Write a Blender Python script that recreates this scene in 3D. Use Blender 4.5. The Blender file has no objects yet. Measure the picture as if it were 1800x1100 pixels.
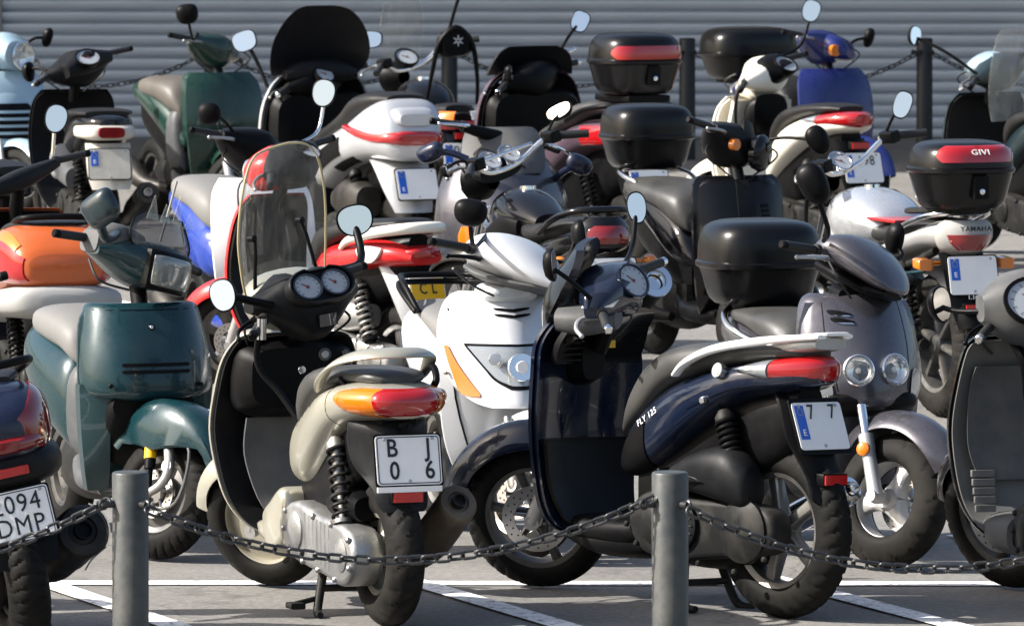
import bpy, bmesh, math, random
from mathutils import Matrix, Vector
R = math.radians
random.seed(7)
C = bpy.context.scene.collection
SC = bpy.context.scene
# ------------------------------------------------------------------ camera, sky, sun, exposure
FPX, CAMH, HOR = 15000.0, 3.0, -530.0      # focal length in photo pixels, eye height, horizon row
cd = bpy.data.cameras.new('camera'); cam = bpy.data.objects.new('camera', cd); C.objects.link(cam)
cam.location = (0, 0, CAMH); cam.rotation_euler = (R(90), 0, 0)
cd.sensor_width = 36; cd.lens = FPX/1800*36; cd.shift_y = -0.6
cd.clip_start = 1; cd.clip_end = 800
cd.dof.use_dof = True; cd.dof.focus_distance = 28.4; cd.dof.aperture_fstop = 17
SC.camera = cam
SC.render.resolution_x = 1024; SC.render.resolution_y = 625
SUN = Vector((-0.78, -0.10, 0.58)).normalized()
sl = bpy.data.lights.new('sun', 'SUN'); so = bpy.data.objects.new('sun', sl); C.objects.link(so)
sl.energy = 4.4; sl.angle = R(0.5); sl.color = (1, 0.96, 0.90)
so.rotation_euler = SUN.to_track_quat('Z', 'Y').to_euler()
w = bpy.data.worlds.new('World'); SC.world = w; w.use_nodes = True
nt = w.node_tree; bg = nt.nodes['Background']; sky = nt.nodes.new('ShaderNodeTexSky')
sky.sky_type = 'NISHITA'; sky.sun_disc = False
sky.sun_elevation = math.asin(SUN.z); sky.sun_rotation = math.atan2(SUN.x, SUN.y)
sky.dust_density = 3.5; sky.ozone_density = .8
nt.links.new(sky.outputs[0], bg.inputs[0]); bg.inputs[1].default_value = 0.09
SC.view_settings.view_transform = 'Standard'; SC.view_settings.look = 'None'
SC.view_settings.exposure = 1.3; SC.view_settings.gamma = 1.0
SC.render.engine = 'CYCLES'

# ------------------------------------------------------------------ materials
MATS = {}
def mat(name, col, rough=.5, metal=0., coat=0., nz=.0, scale=30, bump=0., bscale=200, trans=0., ior=1.45, alpha=None, spec=.5, dust=0., flake=0.):
    m = bpy.data.materials.new(name); m.use_nodes = True; n = m.node_tree.nodes; l = m.node_tree.links
    b = n['Principled BSDF']
    b.inputs['Base Color'].default_value = (*col, 1); b.inputs['Roughness'].default_value = rough
    b.inputs['Metallic'].default_value = metal; b.inputs['Coat Weight'].default_value = coat
    b.inputs['Coat Roughness'].default_value = .02
    b.inputs['Transmission Weight'].default_value = trans; b.inputs['IOR'].default_value = ior
    b.inputs['Specular IOR Level'].default_value = spec
    tc = n.new('ShaderNodeTexCoord')
    if nz or dust:
        t = n.new('ShaderNodeTexNoise'); t.inputs['Scale'].default_value = scale*.35; t.inputs['Detail'].default_value = 6
        t.inputs['Roughness'].default_value = .65
        l.new(tc.outputs['Object'], t.inputs['Vector'])
        mx = n.new('ShaderNodeMix'); mx.data_type = 'RGBA'
        mr = n.new('ShaderNodeMapRange'); mr.inputs[1].default_value = .42; mr.inputs[2].default_value = .72
        l.new(t.outputs[0], mr.inputs[0])
        mul = n.new('ShaderNodeMath'); mul.operation = 'MULTIPLY'; mul.inputs[1].default_value = max(nz, dust)
        l.new(mr.outputs[0], mul.inputs[0]); l.new(mul.outputs[0], mx.inputs[0])
        mx.inputs[6].default_value = (*col, 1)
        d = (.30, .27, .22) if dust else tuple(c*.55 for c in col)
        mx.inputs[7].default_value = (*d, 1)
        l.new(mx.outputs[2], b.inputs['Base Color'])
        rr = n.new('ShaderNodeMapRange'); rr.inputs[3].default_value = rough; rr.inputs[4].default_value = min(1, rough+.22)
        l.new(mr.outputs[0], rr.inputs[0]); l.new(rr.outputs[0], b.inputs['Roughness'])
    if bump:
        t2 = n.new('ShaderNodeTexNoise'); t2.inputs['Scale'].default_value = bscale; t2.inputs['Detail'].default_value = 3
        l.new(tc.outputs['Object'], t2.inputs['Vector'])
        bp = n.new('ShaderNodeBump'); bp.inputs['Strength'].default_value = bump; bp.inputs['Distance'].default_value = .01
        l.new(t2.outputs[0], bp.inputs['Height']); l.new(bp.outputs[0], b.inputs['Normal'])
    MATS[name] = m; return m
def paint(name, col, metal=.0, rough=.28, dust=.06): return mat(name, col, rough, metal, .45, spec=.35, dust=dust, scale=14)
paint('champagne', (.37, .355, .29), .5, .32); paint('navy', (.005, .009, .022), .0, .12, .03)
paint('teal', (.004, .026, .032), .15, .24, .03); paint('silverwhite', (.56, .57, .585), .25, .30)
paint('greymet', (.085, .082, .095), .6, .24); paint('orange', (.46, .095, .022), .15, .28)
paint('red', (.50, .012, .014), .0, .2); paint('ivory', (.78, .74, .64), .0, .22)
paint('green', (.007, .030, .023), .1, .25, .04); paint('blue', (.010, .018, .11), .1, .24, .03)
paint('purple', (.085, .055, .075), .35, .3); paint('silver', (.50, .51, .53), .55, .3)
mat('black', (.004, .004, .005), .16, spec=.3, coat=.25); paint('skyblue', (.30, .42, .50), .2, .3)
paint('brightblue', (.010, .035, .24), .0, .25); paint('white', (.78, .78, .77), .0, .3)
paint('midnight', (.006, .010, .028), .1, .25, .03); paint('tank', (.62, .64, .66), .7, .22); paint('darkteal', (.006, .016, .020), .0, .3, .02)
mat('plastic', (.0065, .007, .008), .40, spec=.17, bump=.08, bscale=900, dust=.02, scale=18)
mat('plastic_dk', (.003, .003, .0035), .36, spec=.12, dust=.006, scale=18)
mat('plastic_grey', (.055, .058, .062), .5, bump=.06, bscale=900, dust=.2, scale=14)
mat('plastic_panel', (.10, .10, .098), .5, bump=.06, bscale=900, dust=.15, scale=12); mat('plastic_lt', (.30, .30, .29), .55, dust=.2, scale=12)
mat('casebox', (.0035, .0035, .004), .26, spec=.34)
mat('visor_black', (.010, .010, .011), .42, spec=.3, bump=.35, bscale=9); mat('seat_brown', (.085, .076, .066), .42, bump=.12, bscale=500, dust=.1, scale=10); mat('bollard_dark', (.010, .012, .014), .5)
mat('rubber', (.0055, .0054, .0052), .6, spec=.12, dust=.03, scale=26)
mat('rubber_dusty', (.008, .0075, .007), .66, spec=.14, dust=.06, scale=22)
mat('grip', (.012, .012, .012), .55)
mat('seat_black', (.010, .010, .0105), .40, spec=.28, bump=.15, bscale=500, dust=.03, scale=10)
mat('seat_grey', (.15, .147, .14), .55, bump=.12, bscale=500, nz=.25, scale=8)
mat('seat_dark', (.034, .034, .033), .38, bump=.12, bscale=500, dust=.08, scale=10)
mat('chrome', (.78, .78, .78), .10, 1.); mat('alu', (.36, .36, .355), .40, .9, dust=.22, scale=30, bump=.12, bscale=120)
mat('alu_paint', (.42, .42, .42), .40, .6, dust=.25, scale=20); mat('rim_dark', (.05, .05, .05), .4, .4, dust=.3, scale=20)
mat('rim_champ', (.34, .32, .26), .4, .5, dust=.35, scale=22); mat('steel', (.30, .29, .27), .38, .9, dust=.25, scale=30)
mat('disc', (.42, .41, .40), .30, 1.); mat('rusty', (.10, .075, .055), .6, .5, dust=.4, scale=30)
mat('exhaust', (.022, .020, .018), .42, .5, dust=.1, scale=24)
mat('engine_dk', (.012, .012, .012), .48, .3, spec=.2, dust=.10, scale=26)
mat('mirror_glass', (.97, .93, .88), .02, 1.)
mat('lens_red', (.30, .005, .007), .08, coat=.9, spec=.6); mat('lens_dkred', (.16, .008, .010), .08, coat=.9)
mat('lens_amber', (.56, .15, .008), .1, coat=.9); mat('lens_clear', (.34, .36, .38), .12, .55, coat=1.); mat('reflector_bowl', (.80, .81, .83), .16, .95)
mat('lens_white', (.70, .69, .66), .12, coat=.8); mat('reflector_red', (.40, .012, .012), .25, coat=.5)
mat('gauge_face', (.33, .35, .37), .15, coat=.8); mat('lens_dull', (.20, .21, .20), .12, .3, coat=.9, nz=.5, scale=60); mat('gauge_dark', (.02, .02, .025), .1, coat=1.)
mat('plate_white', (.80, .79, .77), .3, dust=.08, scale=40); mat('plate_yellow', (.75, .42, .01), .3); mat('plate_blue', (.015, .10, .50), .3)
mat('plate_dirty', (.50, .48, .43), .5, dust=.5, scale=40)
mat('ink', (.012, .012, .014), .5); mat('ink_dim', (.16, .03, .03), .4); mat('ink_white', (.75, .75, .75), .4); mat('ink_red', (.5, .02, .02), .4)
mat('sticker_yellow', (.75, .45, .01), .4); mat('sticker_white', (.62, .60, .55), .5); mat('sticker_silver', (.45, .46, .48), .35, .4)
mat('chain_steel', (.045, .047, .05), .32, .7, dust=.1, scale=60)
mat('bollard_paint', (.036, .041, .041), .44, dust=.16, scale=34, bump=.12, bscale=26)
mat('blue_plastic', (.05, .11, .35), .5); mat('cable', (.012, .012, .012), .5)
mat('gold', (.55, .38, .12), .35, .8)
def clear(name, col, k):
    m = bpy.data.materials.new(name); m.use_nodes = True; n = m.node_tree.nodes; l = m.node_tree.links
    n.remove(n['Principled BSDF']); out = n['Material Output']
    tr = n.new('ShaderNodeBsdfTransparent'); tr.inputs[0].default_value = (*col, 1)
    g = n.new('ShaderNodeBsdfGlossy'); g.inputs[1].default_value = .04
    df = n.new('ShaderNodeBsdfDiffuse'); df.inputs[0].default_value = (.8, .78, .7, 1)
    lw = n.new('ShaderNodeLayerWeight'); lw.inputs[0].default_value = .5; pw = n.new('ShaderNodeMath'); pw.operation = 'POWER'; pw.inputs[1].default_value = 4; l.new(lw.outputs['Facing'], pw.inputs[0]); fr = n.new('ShaderNodeMath'); fr.operation = 'MULTIPLY_ADD'; fr.inputs[1].default_value = .5; fr.inputs[2].default_value = .035; l.new(pw.outputs[0], fr.inputs[0])
    nz = n.new('ShaderNodeTexNoise'); nz.inputs['Scale'].default_value = 22; nz.inputs['Detail'].default_value = 8
    tc = n.new('ShaderNodeTexCoord'); mp = n.new('ShaderNodeMapping'); mp.inputs['Scale'].default_value = (1, 3, .5)
    l.new(tc.outputs['Object'], mp.inputs[0]); l.new(mp.outputs[0], nz.inputs['Vector'])
    mr = n.new('ShaderNodeMapRange'); mr.inputs[1].default_value = .5; mr.inputs[2].default_value = .8; mr.inputs[3].default_value = k; mr.inputs[4].default_value = k*2.4
    l.new(nz.outputs[0], mr.inputs[0])
    a = n.new('ShaderNodeMixShader'); b = n.new('ShaderNodeMixShader')
    l.new(mr.outputs[0], a.inputs[0]); l.new(tr.outputs[0], a.inputs[1]); l.new(df.outputs[0], a.inputs[2])
    l.new(fr.outputs[0], b.inputs[0]); l.new(a.outputs[0], b.inputs[1]); l.new(g.outputs[0], b.inputs[2])
    l.new(b.outputs[0], out.inputs[0]); MATS[name] = m
clear('clear_screen', (.98, .98, .97), .035); clear('hazy_screen', (.95, .97, .98), .09); clear('smoke_screen', (.5, .5, .51), .04); mat('screen_edge', (.40, .34, .19), .3, coat=.5)

# ------------------------------------------------------------------ mesh helpers
def cr(rows, k=4):
    """Catmull-Rom resample of a list of equal-length tuples"""
    if k <= 1 or len(rows) < 3: 
        if len(rows) == 2 and k > 1:
            return [tuple(a+(b-a)*i/k for a, b in zip(*rows)) for i in range(k+1)]
        return list(rows)
    out = []; n = len(rows)
    for i in range(n-1):
        p0, p1, p2, p3 = rows[max(i-1, 0)], rows[i], rows[i+1], rows[min(i+2, n-1)]
        for j in range(k):
            t = j/k; t2 = t*t; t3 = t2*t
            out.append(tuple(.5*(2*b+(c-a)*t+(2*a-5*b+4*c-d)*t2+(3*b-a-3*c+d)*t3) for a, b, c, d in zip(p0, p1, p2, p3)))
    out.append(tuple(rows[-1])); return out
def crc(pts, k=4):
    n = len(pts); out = []
    for i in range(n):
        p0, p1, p2, p3 = pts[i-1], pts[i], pts[(i+1) % n], pts[(i+2) % n]
        for j in range(k):
            t = j/k; t2 = t*t; t3 = t2*t
            out.append(tuple(.5*(2*b+(c-a)*t+(2*a-5*b+4*c-d)*t2+(3*b-a-3*c+d)*t3) for a, b, c, d in zip(p0, p1, p2, p3)))
    return out
def lin(a, b, n): return [a+(b-a)*i/(n-1) for i in range(n)]
def sgp(c, e): return math.copysign(abs(c)**e, c)
def interp(rows, v, col=0):
    if (rows[0][col]-rows[-1][col]) > 0: rows = rows[::-1]
    if v <= rows[0][col]: return rows[0]
    for a, b in zip(rows, rows[1:]):
        if v <= b[col]:
            t = (v-a[col])/((b[col]-a[col]) or 1e-9)
            return tuple(p+(q-p)*t for p, q in zip(a, b))
    return rows[-1]

class MB:
    def __init__(s): s.v = []; s.f = []
    def add(s, vs, fs, M=None):
        o = len(s.v)
        s.v += [Vector(p) if M is None else M @ Vector(p) for p in vs]
        s.f += [tuple(i+o for i in f) for f in fs]; return s
    def rings(s, RR, cap=True, loop=False, M=None):
        n = len(RR[0]); vs = [p for r in RR for p in r]; fs = []
        m = len(RR)
        for i in range(m if loop else m-1):
            a, b = i*n, ((i+1) % m)*n
            for j in range(n): fs.append((a+j, a+(j+1) % n, b+(j+1) % n, b+j))
        if cap and not loop: fs.append(tuple(range(n))[::-1]); fs.append(tuple(range((m-1)*n, m*n)))
        return s.add(vs, fs, M)
    def loft(s, rows, n=24, p=2.5, k=4, tp=0., M=None):
        RR = []
        for r in cr([tuple(q)+(0.,)*(5-len(q)) for q in rows], k):
            x, zb, zt, w, yc = r; w = max(w, .0015); h = max((zt-zb)/2, .0015); zc = (zt+zb)/2
            ring = []
            for i in range(n):
                t = 2*math.pi*i/n; cz = sgp(math.sin(t), 2/p)
                ring.append((x, yc+w*(1+tp*cz)*sgp(math.cos(t), 2/p), zc+h*cz))
            RR.append(ring)
        return s.rings(RR, M=M)
    def loftpatch(s, rows, x0, x1, a0, a1, off=.003, t=.008, n=10, na=10, p=2.5, tp=0., shape=None):
        d = cr([tuple(q)+(0.,)*(5-len(q)) for q in rows], 8); RR = []
        for i in range(n):
            x = x0+(x1-x0)*i/(n-1); _, zb, zt, w, yc = interp(d, x); h = (zt-zb)/2; zc = (zt+zb)/2
            aa, bb = (a0, a1) if not shape else shape(i/(n-1))
            def P(a, o):
                a = R(a); cz = sgp(math.sin(a), 2/p); return (x, yc+(w+o)*(1+tp*cz)*sgp(math.cos(a), 2/p), zc+(h+o)*cz)
            A = lin(aa, bb, na)
            RR.append([P(a, off) for a in A]+[P(a, off-t) for a in A[::-1]])
        return s.rings(RR)
    def yloft(s, rows, n=16, p=2.4, k=3, M=None):
        RR = []
        for y, xb, xf, zb, zt in cr(rows, k):
            xc, zc, a, b = (xb+xf)/2, (zb+zt)/2, max((xf-xb)/2, .001), max((zt-zb)/2, .001)
            RR.append([(xc+a*sgp(math.cos(2*math.pi*i/n), 2/p), y, zc+b*sgp(math.sin(2*math.pi*i/n), 2/p)) for i in range(n)])
        return s.rings(RR, M=M)
    def sheet(s, rows, u0=-1, u1=1, t=.012, e=2., nu=15, k=4, off=0., M=None):
        RR = []
        for z, x, w, sw in cr(rows, k):
            U = lin(u0, u1, nu)
            RR.append([(x-sw*abs(u)**e+off, u*w, z) for u in U]+[(x-sw*abs(u)**e+off-t, u*w, z) for u in U[::-1]])
        return s.rings(RR, M=M)
    def patch(s, host, prow, off=.004, t=.012, e=2., nu=9, k=4, dir=1, M=None):
        d = cr(host, 8); RR = []
        for z, yl, yr in cr(prow, k):
            _, x, w, sw = interp(d, z); Y = lin(yl, yr, nu)
            RR.append([(x-sw*abs(y/w)**e+dir*off, y, z) for y in Y]+[(x-sw*abs(y/w)**e+dir*(off-t), y, z) for y in Y[::-1]])
        return s.rings(RR, M=M)
    def tube(s, pts, r=.01, n=10, k=1, M=None, cap=True):
        P = [Vector(p) for p in (cr(pts, k) if k > 1 else pts)]; m = len(P)
        if isinstance(r, (int, float)): rs = [r]*m
        else:
            q = list(r); rs = [interp([(i/(len(q)-1), v) for i, v in enumerate(q)], j/(m-1))[1] for j in range(m)]
        RR = []; nrm = None
        for i in range(m):
            t = (P[min(i+1, m-1)]-P[max(i-1, 0)]).normalized()
            if nrm is None: nrm = t.orthogonal().normalized()
            else: nrm = (nrm-t*nrm.dot(t)); nrm = nrm.normalized() if nrm.length > 1e-6 else t.orthogonal().normalized()
            b = t.cross(nrm)
            RR.append([P[i]+(nrm*math.cos(2*math.pi*j/n)+b*math.sin(2*math.pi*j/n))*rs[i] for j in range(n)])
        return s.rings(RR, cap=cap, M=M)
    def lathe(s, prof, o=(0, 0, 0), ax=(0, 1, 0), n=28, M=None):
        ax = Vector(ax).normalized(); u = ax.orthogonal().normalized(); v = ax.cross(u); o = Vector(o)
        return s.rings([[o+ax*h+(u*math.cos(2*math.pi*j/n)+v*math.sin(2*math.pi*j/n))*max(r, .0004) for j in range(n)] for r, h in prof], cap=False, M=M)
    def pillow(s, out, y0, y1, b=.01, smooth=4, M=None, steps=3):
        if smooth > 1: out = crc(out, smooth)
        n = len(out); area = sum(out[i-1][0]*out[i][1]-out[i][0]*out[i-1][1] for i in range(n)); sg = 1 if area > 0 else -1
        nm = []
        for i in range(n):
            (ax, az), (bx, bz) = out[i-1], out[(i+1) % n]; dx, dz = bx-ax, bz-az; L = math.hypot(dx, dz) or 1
            nm.append((-dz/L*sg, dx/L*sg))
        RR = []
        prof = [(y0+b*(1-math.sin(a)), b*(1-math.cos(a))) for a in lin(0, math.pi/2, steps+1)]
        prof = [(y0+b*(1-math.cos(a)), b*(1-math.sin(a))) for a in lin(0, math.pi/2, steps+1)]
        prof += [(y1-(y-y0), i) for y, i in prof[::-1]]
        for y, i in prof: RR.append([(p[0]+q[0]*i, y, p[1]+q[1]*i) for p, q in zip(out, nm)])
        return s.rings(RR, M=M)
    def box(s, lo, hi, b=.004, M=None):
        return s.pillow([(lo[0], lo[2]), (hi[0], lo[2]), (hi[0], hi[2]), (lo[0], hi[2])], lo[1], hi[1], b, smooth=1, M=M, steps=2)
    def ell(s, c, r, n=18, M=None):
        RR = [[(c[0]+r[0]*math.sin(a)*math.cos(2*math.pi*j/n), c[1]+r[1]*math.sin(a)*math.sin(2*math.pi*j/n), c[2]+r[2]*math.cos(a)) for j in range(n)] for a in lin(.03, math.pi-.03, n//2+2)]
        return s.rings(RR, M=M)
    def xf(s, M): s.v = [M @ p for p in s.v]; return s
    def mesh(s, name, m, sharp=38):
        me = bpy.data.meshes.new(name); me.from_pydata([tuple(p) for p in s.v], [], s.f)
        bm = bmesh.new(); bm.from_mesh(me); bmesh.ops.recalc_face_normals(bm, faces=bm.faces); bm.to_mesh(me); bm.free()
        me.shade_smooth(); me.set_sharp_from_angle(angle=R(sharp)); me.materials.append(MATS[m]); return me
def link(name, me, parent=None, M=None):
    o = bpy.data.objects.new(name, me); C.objects.link(o)
    if parent: o.parent = parent
    if M is not None: o.matrix_local = M
    return o
def tag(o, label, cat, group=None, kind=None):
    if label: o['label'] = label
    if cat: o['category'] = cat
    if group: o['group'] = group
    if kind: o['kind'] = kind
    return o
def textmesh(txt, size, m, bold=.0, ext=.0006, sx=1., align='CENTER'):
    cu = bpy.data.curves.new('lettering', 'FONT'); cu.body = txt; cu.size = size; cu.align_x = align; cu.align_y = 'CENTER'
    cu.extrude = ext; cu.offset = bold*size; cu.resolution_u = 3; cu.space_character = 1.12
    o = bpy.data.objects.new('lettering', cu); me = bpy.data.meshes.new_from_object(o)
    bpy.data.objects.remove(o); me.materials.clear(); me.materials.append(MATS[m])
    me.transform(Matrix.Diagonal((sx, 1, 1, 1))); return me
def frame(o, right, up):
    r = Vector(right).normalized(); u = Vector(up); u = (u-r*u.dot(r)).normalized(); n = r.cross(u)
    return Matrix(((r.x, u.x, n.x, o[0]), (r.y, u.y, n.y, o[1]), (r.z, u.z, n.z, o[2]), (0, 0, 0, 1)))
def gp(px, py):
    Y = FPX*CAMH/(py-HOR); return Vector(((px-900)*Y/FPX, Y, 0))
# ------------------------------------------------------------------ setting: asphalt, markings, shutter wall
def ground():
    m = bpy.data.materials.new('asphalt'); m.use_nodes = True; n = m.node_tree.nodes; l = m.node_tree.links; b = n['Principled BSDF']
    tc = n.new('ShaderNodeTexCoord')
    a = n.new('ShaderNodeTexNoise'); a.inputs['Scale'].default_value = 260; a.inputs['Detail'].default_value = 5
    c = n.new('ShaderNodeTexNoise'); c.inputs['Scale'].default_value = 1.7; c.inputs['Detail'].default_value = 7
    l.new(tc.outputs['Object'], a.inputs['Vector']); l.new(tc.outputs['Object'], c.inputs['Vector'])
    r1 = n.new('ShaderNodeValToRGB'); r1.color_ramp.elements[0].position = .3; r1.color_ramp.elements[1].position = .72
    r1.color_ramp.elements[0].color = (.118, .112, .103, 1); r1.color_ramp.elements[1].color = (.275, .262, .242, 1)
    l.new(a.outputs[0], r1.inputs[0])
    mr = n.new('ShaderNodeMapRange'); mr.inputs[1].default_value = .3; mr.inputs[2].default_value = .7; mr.inputs[3].default_value = .82; mr.inputs[4].default_value = 1.12
    l.new(c.outputs[0], mr.inputs[0])
    mx = n.new('ShaderNodeMix'); mx.data_type = 'RGBA'; mx.blend_type = 'MULTIPLY'; mx.inputs[0].default_value = 1
    l.new(r1.outputs[0], mx.inputs[6]); l.new(mr.outputs[0], mx.inputs[7])
    st = n.new('ShaderNodeTexNoise'); st.inputs['Scale'].default_value = 34; st.inputs['Detail'].default_value = 9; st.inputs['Roughness'].default_value = .75; l.new(tc.outputs['Object'], st.inputs['Vector'])
    sr = n.new('ShaderNodeMapRange'); sr.inputs[1].default_value = .36; sr.inputs[2].default_value = .66; sr.inputs[3].default_value = .62; sr.inputs[4].default_value = 1.24; l.new(st.outputs[0], sr.inputs[0])
    mz = n.new('ShaderNodeMix'); mz.data_type = 'RGBA'; mz.blend_type = 'MULTIPLY'; mz.inputs[0].default_value = 1; l.new(mx.outputs[2], mz.inputs[6]); l.new(sr.outputs[0], mz.inputs[7]); mx = mz
    oi = n.new('ShaderNodeTexNoise'); oi.inputs['Scale'].default_value = 2.3; oi.inputs['Detail'].default_value = 5; l.new(tc.outputs['Object'], oi.inputs['Vector'])
    orr = n.new('ShaderNodeMapRange'); orr.inputs[1].default_value = .62; orr.inputs[2].default_value = .72; orr.inputs[3].default_value = 1; orr.inputs[4].default_value = .62; l.new(oi.outputs[0], orr.inputs[0])
    mo = n.new('ShaderNodeMix'); mo.data_type = 'RGBA'; mo.blend_type = 'MULTIPLY'; mo.inputs[0].default_value = 1; l.new(mx.outputs[2], mo.inputs[6]); l.new(orr.outputs[0], mo.inputs[7]); mx = mo
    # dark seams
    v = n.new('ShaderNodeTexVoronoi'); v.feature = 'DISTANCE_TO_EDGE'; v.inputs['Scale'].default_value = .8
    nz = n.new('ShaderNodeTexNoise'); nz.inputs['Scale'].default_value = 4; l.new(tc.outputs['Object'], nz.inputs['Vector'])
    ad = n.new('ShaderNodeMix'); ad.data_type = 'RGBA'; ad.inputs[0].default_value = .12
    l.new(tc.outputs['Object'], ad.inputs[6]); l.new(nz.outputs[1], ad.inputs[7]); l.new(ad.outputs[2], v.inputs['Vector'])
    cr_ = n.new('ShaderNodeMapRange'); cr_.inputs[1].default_value = .0; cr_.inputs[2].default_value = .008; cr_.inputs[3].default_value = .7; cr_.inputs[4].default_value = 1
    l.new(v.outputs['Distance'], cr_.inputs[0])
    m2 = n.new('ShaderNodeMix'); m2.data_type = 'RGBA'; m2.blend_type = 'MULTIPLY'; m2.inputs[0].default_value = 1
    l.new(mx.outputs[2], m2.inputs[6]); l.new(cr_.outputs[0], m2.inputs[7]); l.new(m2.outputs[2], b.inputs['Base Color'])
    b.inputs['Roughness'].default_value = .82
    bp = n.new('ShaderNodeBump'); bp.inputs['Strength'].default_value = .5; bp.inputs['Distance'].default_value = .006
    l.new(a.outputs[0], bp.inputs['Height']); l.new(bp.outputs[0], b.inputs['Normal'])
    me = bpy.data.meshes.new('ground'); me.from_pydata([(-300, -60, 0), (300, -60, 0), (300, 400, 0), (-300, 400, 0)], [], [(0, 1, 2, 3)])
    me.materials.append(m); tag(link('ground', me), None, None, kind='structure')
    # markings: worn white paint
    m = bpy.data.materials.new('road_paint'); m.use_nodes = True; n = m.node_tree.nodes; l = m.node_tree.links; b = n['Principled BSDF']
    tc = n.new('ShaderNodeTexCoord'); a = n.new('ShaderNodeTexNoise'); a.inputs['Scale'].default_value = 45; a.inputs['Detail'].default_value = 8
    l.new(tc.outputs['Object'], a.inputs['Vector']); r1 = n.new('ShaderNodeValToRGB')
    r1.color_ramp.elements[0].position = .34; r1.color_ramp.elements[1].position = .47
    r1.color_ramp.elements[0].color = (.24, .23, .22, 1); r1.color_ramp.elements[1].color = (.80, .79, .77, 1)
    l.new(a.outputs[0], r1.inputs[0]); l.new(r1.outputs[0], b.inputs['Base Color']); b.inputs['Roughness'].default_value = .6
    MATS['road_paint'] = m
    vs, fs = [], []
    def quad(a, b, wd, z):
        a, b = Vector((*a, z)), Vector((*b, z)); d = (b-a).normalized(); s = Vector((-d.y, d.x, 0))*wd/2
        o = len(vs); vs.extend([a+s, a-s, b-s, b+s]); fs.append((o, o+1, o+2, o+3))
    y0 = gp(900, 1025).y
    quad((-8, y0+.06), (8, y0-.09), .135, .004)
    for k in range(-5, 8):
        x = -.298+1.26*k; quad((x+.908, 26.35), (x-.62, 30.55), .105, .008)
    yb = 41.5
    quad((-9, yb), (9, yb), .13, .004)
    for k in range(-6, 9):
        x = -.36+1.26*k; quad((x+.5, yb-1.3), (x-.8, yb+2), .105, .008)
    me = bpy.data.meshes.new('parking_lines'); me.from_pydata([tuple(v) for v in vs], [], fs); me.materials.append(m)
    tag(link('parking_lines', me), None, None, kind='structure')
ground()
def wall():
    m = bpy.data.materials.new('shutter_metal'); m.use_nodes = True; n = m.node_tree.nodes; l = m.node_tree.links; b = n['Principled BSDF']
    tc = n.new('ShaderNodeTexCoord'); a = n.new('ShaderNodeTexNoise'); a.inputs['Scale'].default_value = 6; a.inputs['Detail'].default_value = 6
    mp = n.new('ShaderNodeMapping'); mp.inputs['Scale'].default_value = (.4, 1, 2.5)
    l.new(tc.outputs['Object'], mp.inputs[0]); l.new(mp.outputs[0], a.inputs['Vector']); r1 = n.new('ShaderNodeValToRGB')
    r1.color_ramp.elements[0].position = .3; r1.color_ramp.elements[1].position = .75
    r1.color_ramp.elements[0].color = (.60, .64, .69, 1); r1.color_ramp.elements[1].color = (.70, .73, .77, 1)
    l.new(a.outputs[0], r1.inputs[0]); l.new(r1.outputs[0], b.inputs['Base Color']); b.inputs['Roughness'].default_value = .5; b.inputs['Metallic'].default_value = .15
    MATS['shutter_metal'] = m
    mat('wall_render', (.36, .35, .33), .85, nz=.3, scale=3)
    Y = 58.2; ppm = FPX/Y; p = 20.6/ppm; x0 = (4-900)/ppm; x1 = 5.2; H = 4.6
    root = link('shutter_wall', None); root.location = (0, Y, 0); root.empty_display_size = 1
    tag(root, 'long grey horizontally ribbed metal shutter wall behind the parking area', 'shutter wall')
    mb = MB(); prof = []; N = int(H/p)
    for i in range(N):                       # each slat: shallow convex face and a deep shadow groove
        z = i*p
        for t, d in ((0, .030), (.0, .0), (.06, -.012), (.25, -.024), (.5, -.030), (.70, -.028), (.78, -.016), (.80, .045)):
            prof.append((z+t*p, d))
    n0 = len(prof); vs = [(x0, d, z) for z, d in prof]+[(x1, d, z) for z, d in prof]
    mb.add(vs, [(i, i+1, n0+i+1, n0+i) for i in range(n0-1)])
    link('ribbed_shutter', mb.mesh('ribbed_shutter', 'shutter_metal', 30), root)
    mb = MB(); mb.box((x0-.35, -.06, 0), (x0-.001, .3, H+.003), .01)
    link('jamb', mb.mesh('jamb', 'wall_render'), root)
    mb = MB(); mb.box((-9, .045, 0), (9, 6, H-.02), .02)
    link('wall', mb.mesh('wall', 'wall_render'), root)
    mb = MB(); mb.box((-9, -.02, 0), (x0-.353, .04, H), .01); link('wall', mb.mesh('wall', 'wall_render'), root)
wall()
def canopy():
    mb = MB(); mb.box((-30, 53.2, 4.62), (30, 60, 4.86), .02); tag(link('canopy', mb.mesh('canopy', 'wall_render')), 'flat concrete canopy over the shutter wall, above the frame', 'canopy')
canopy()
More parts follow.
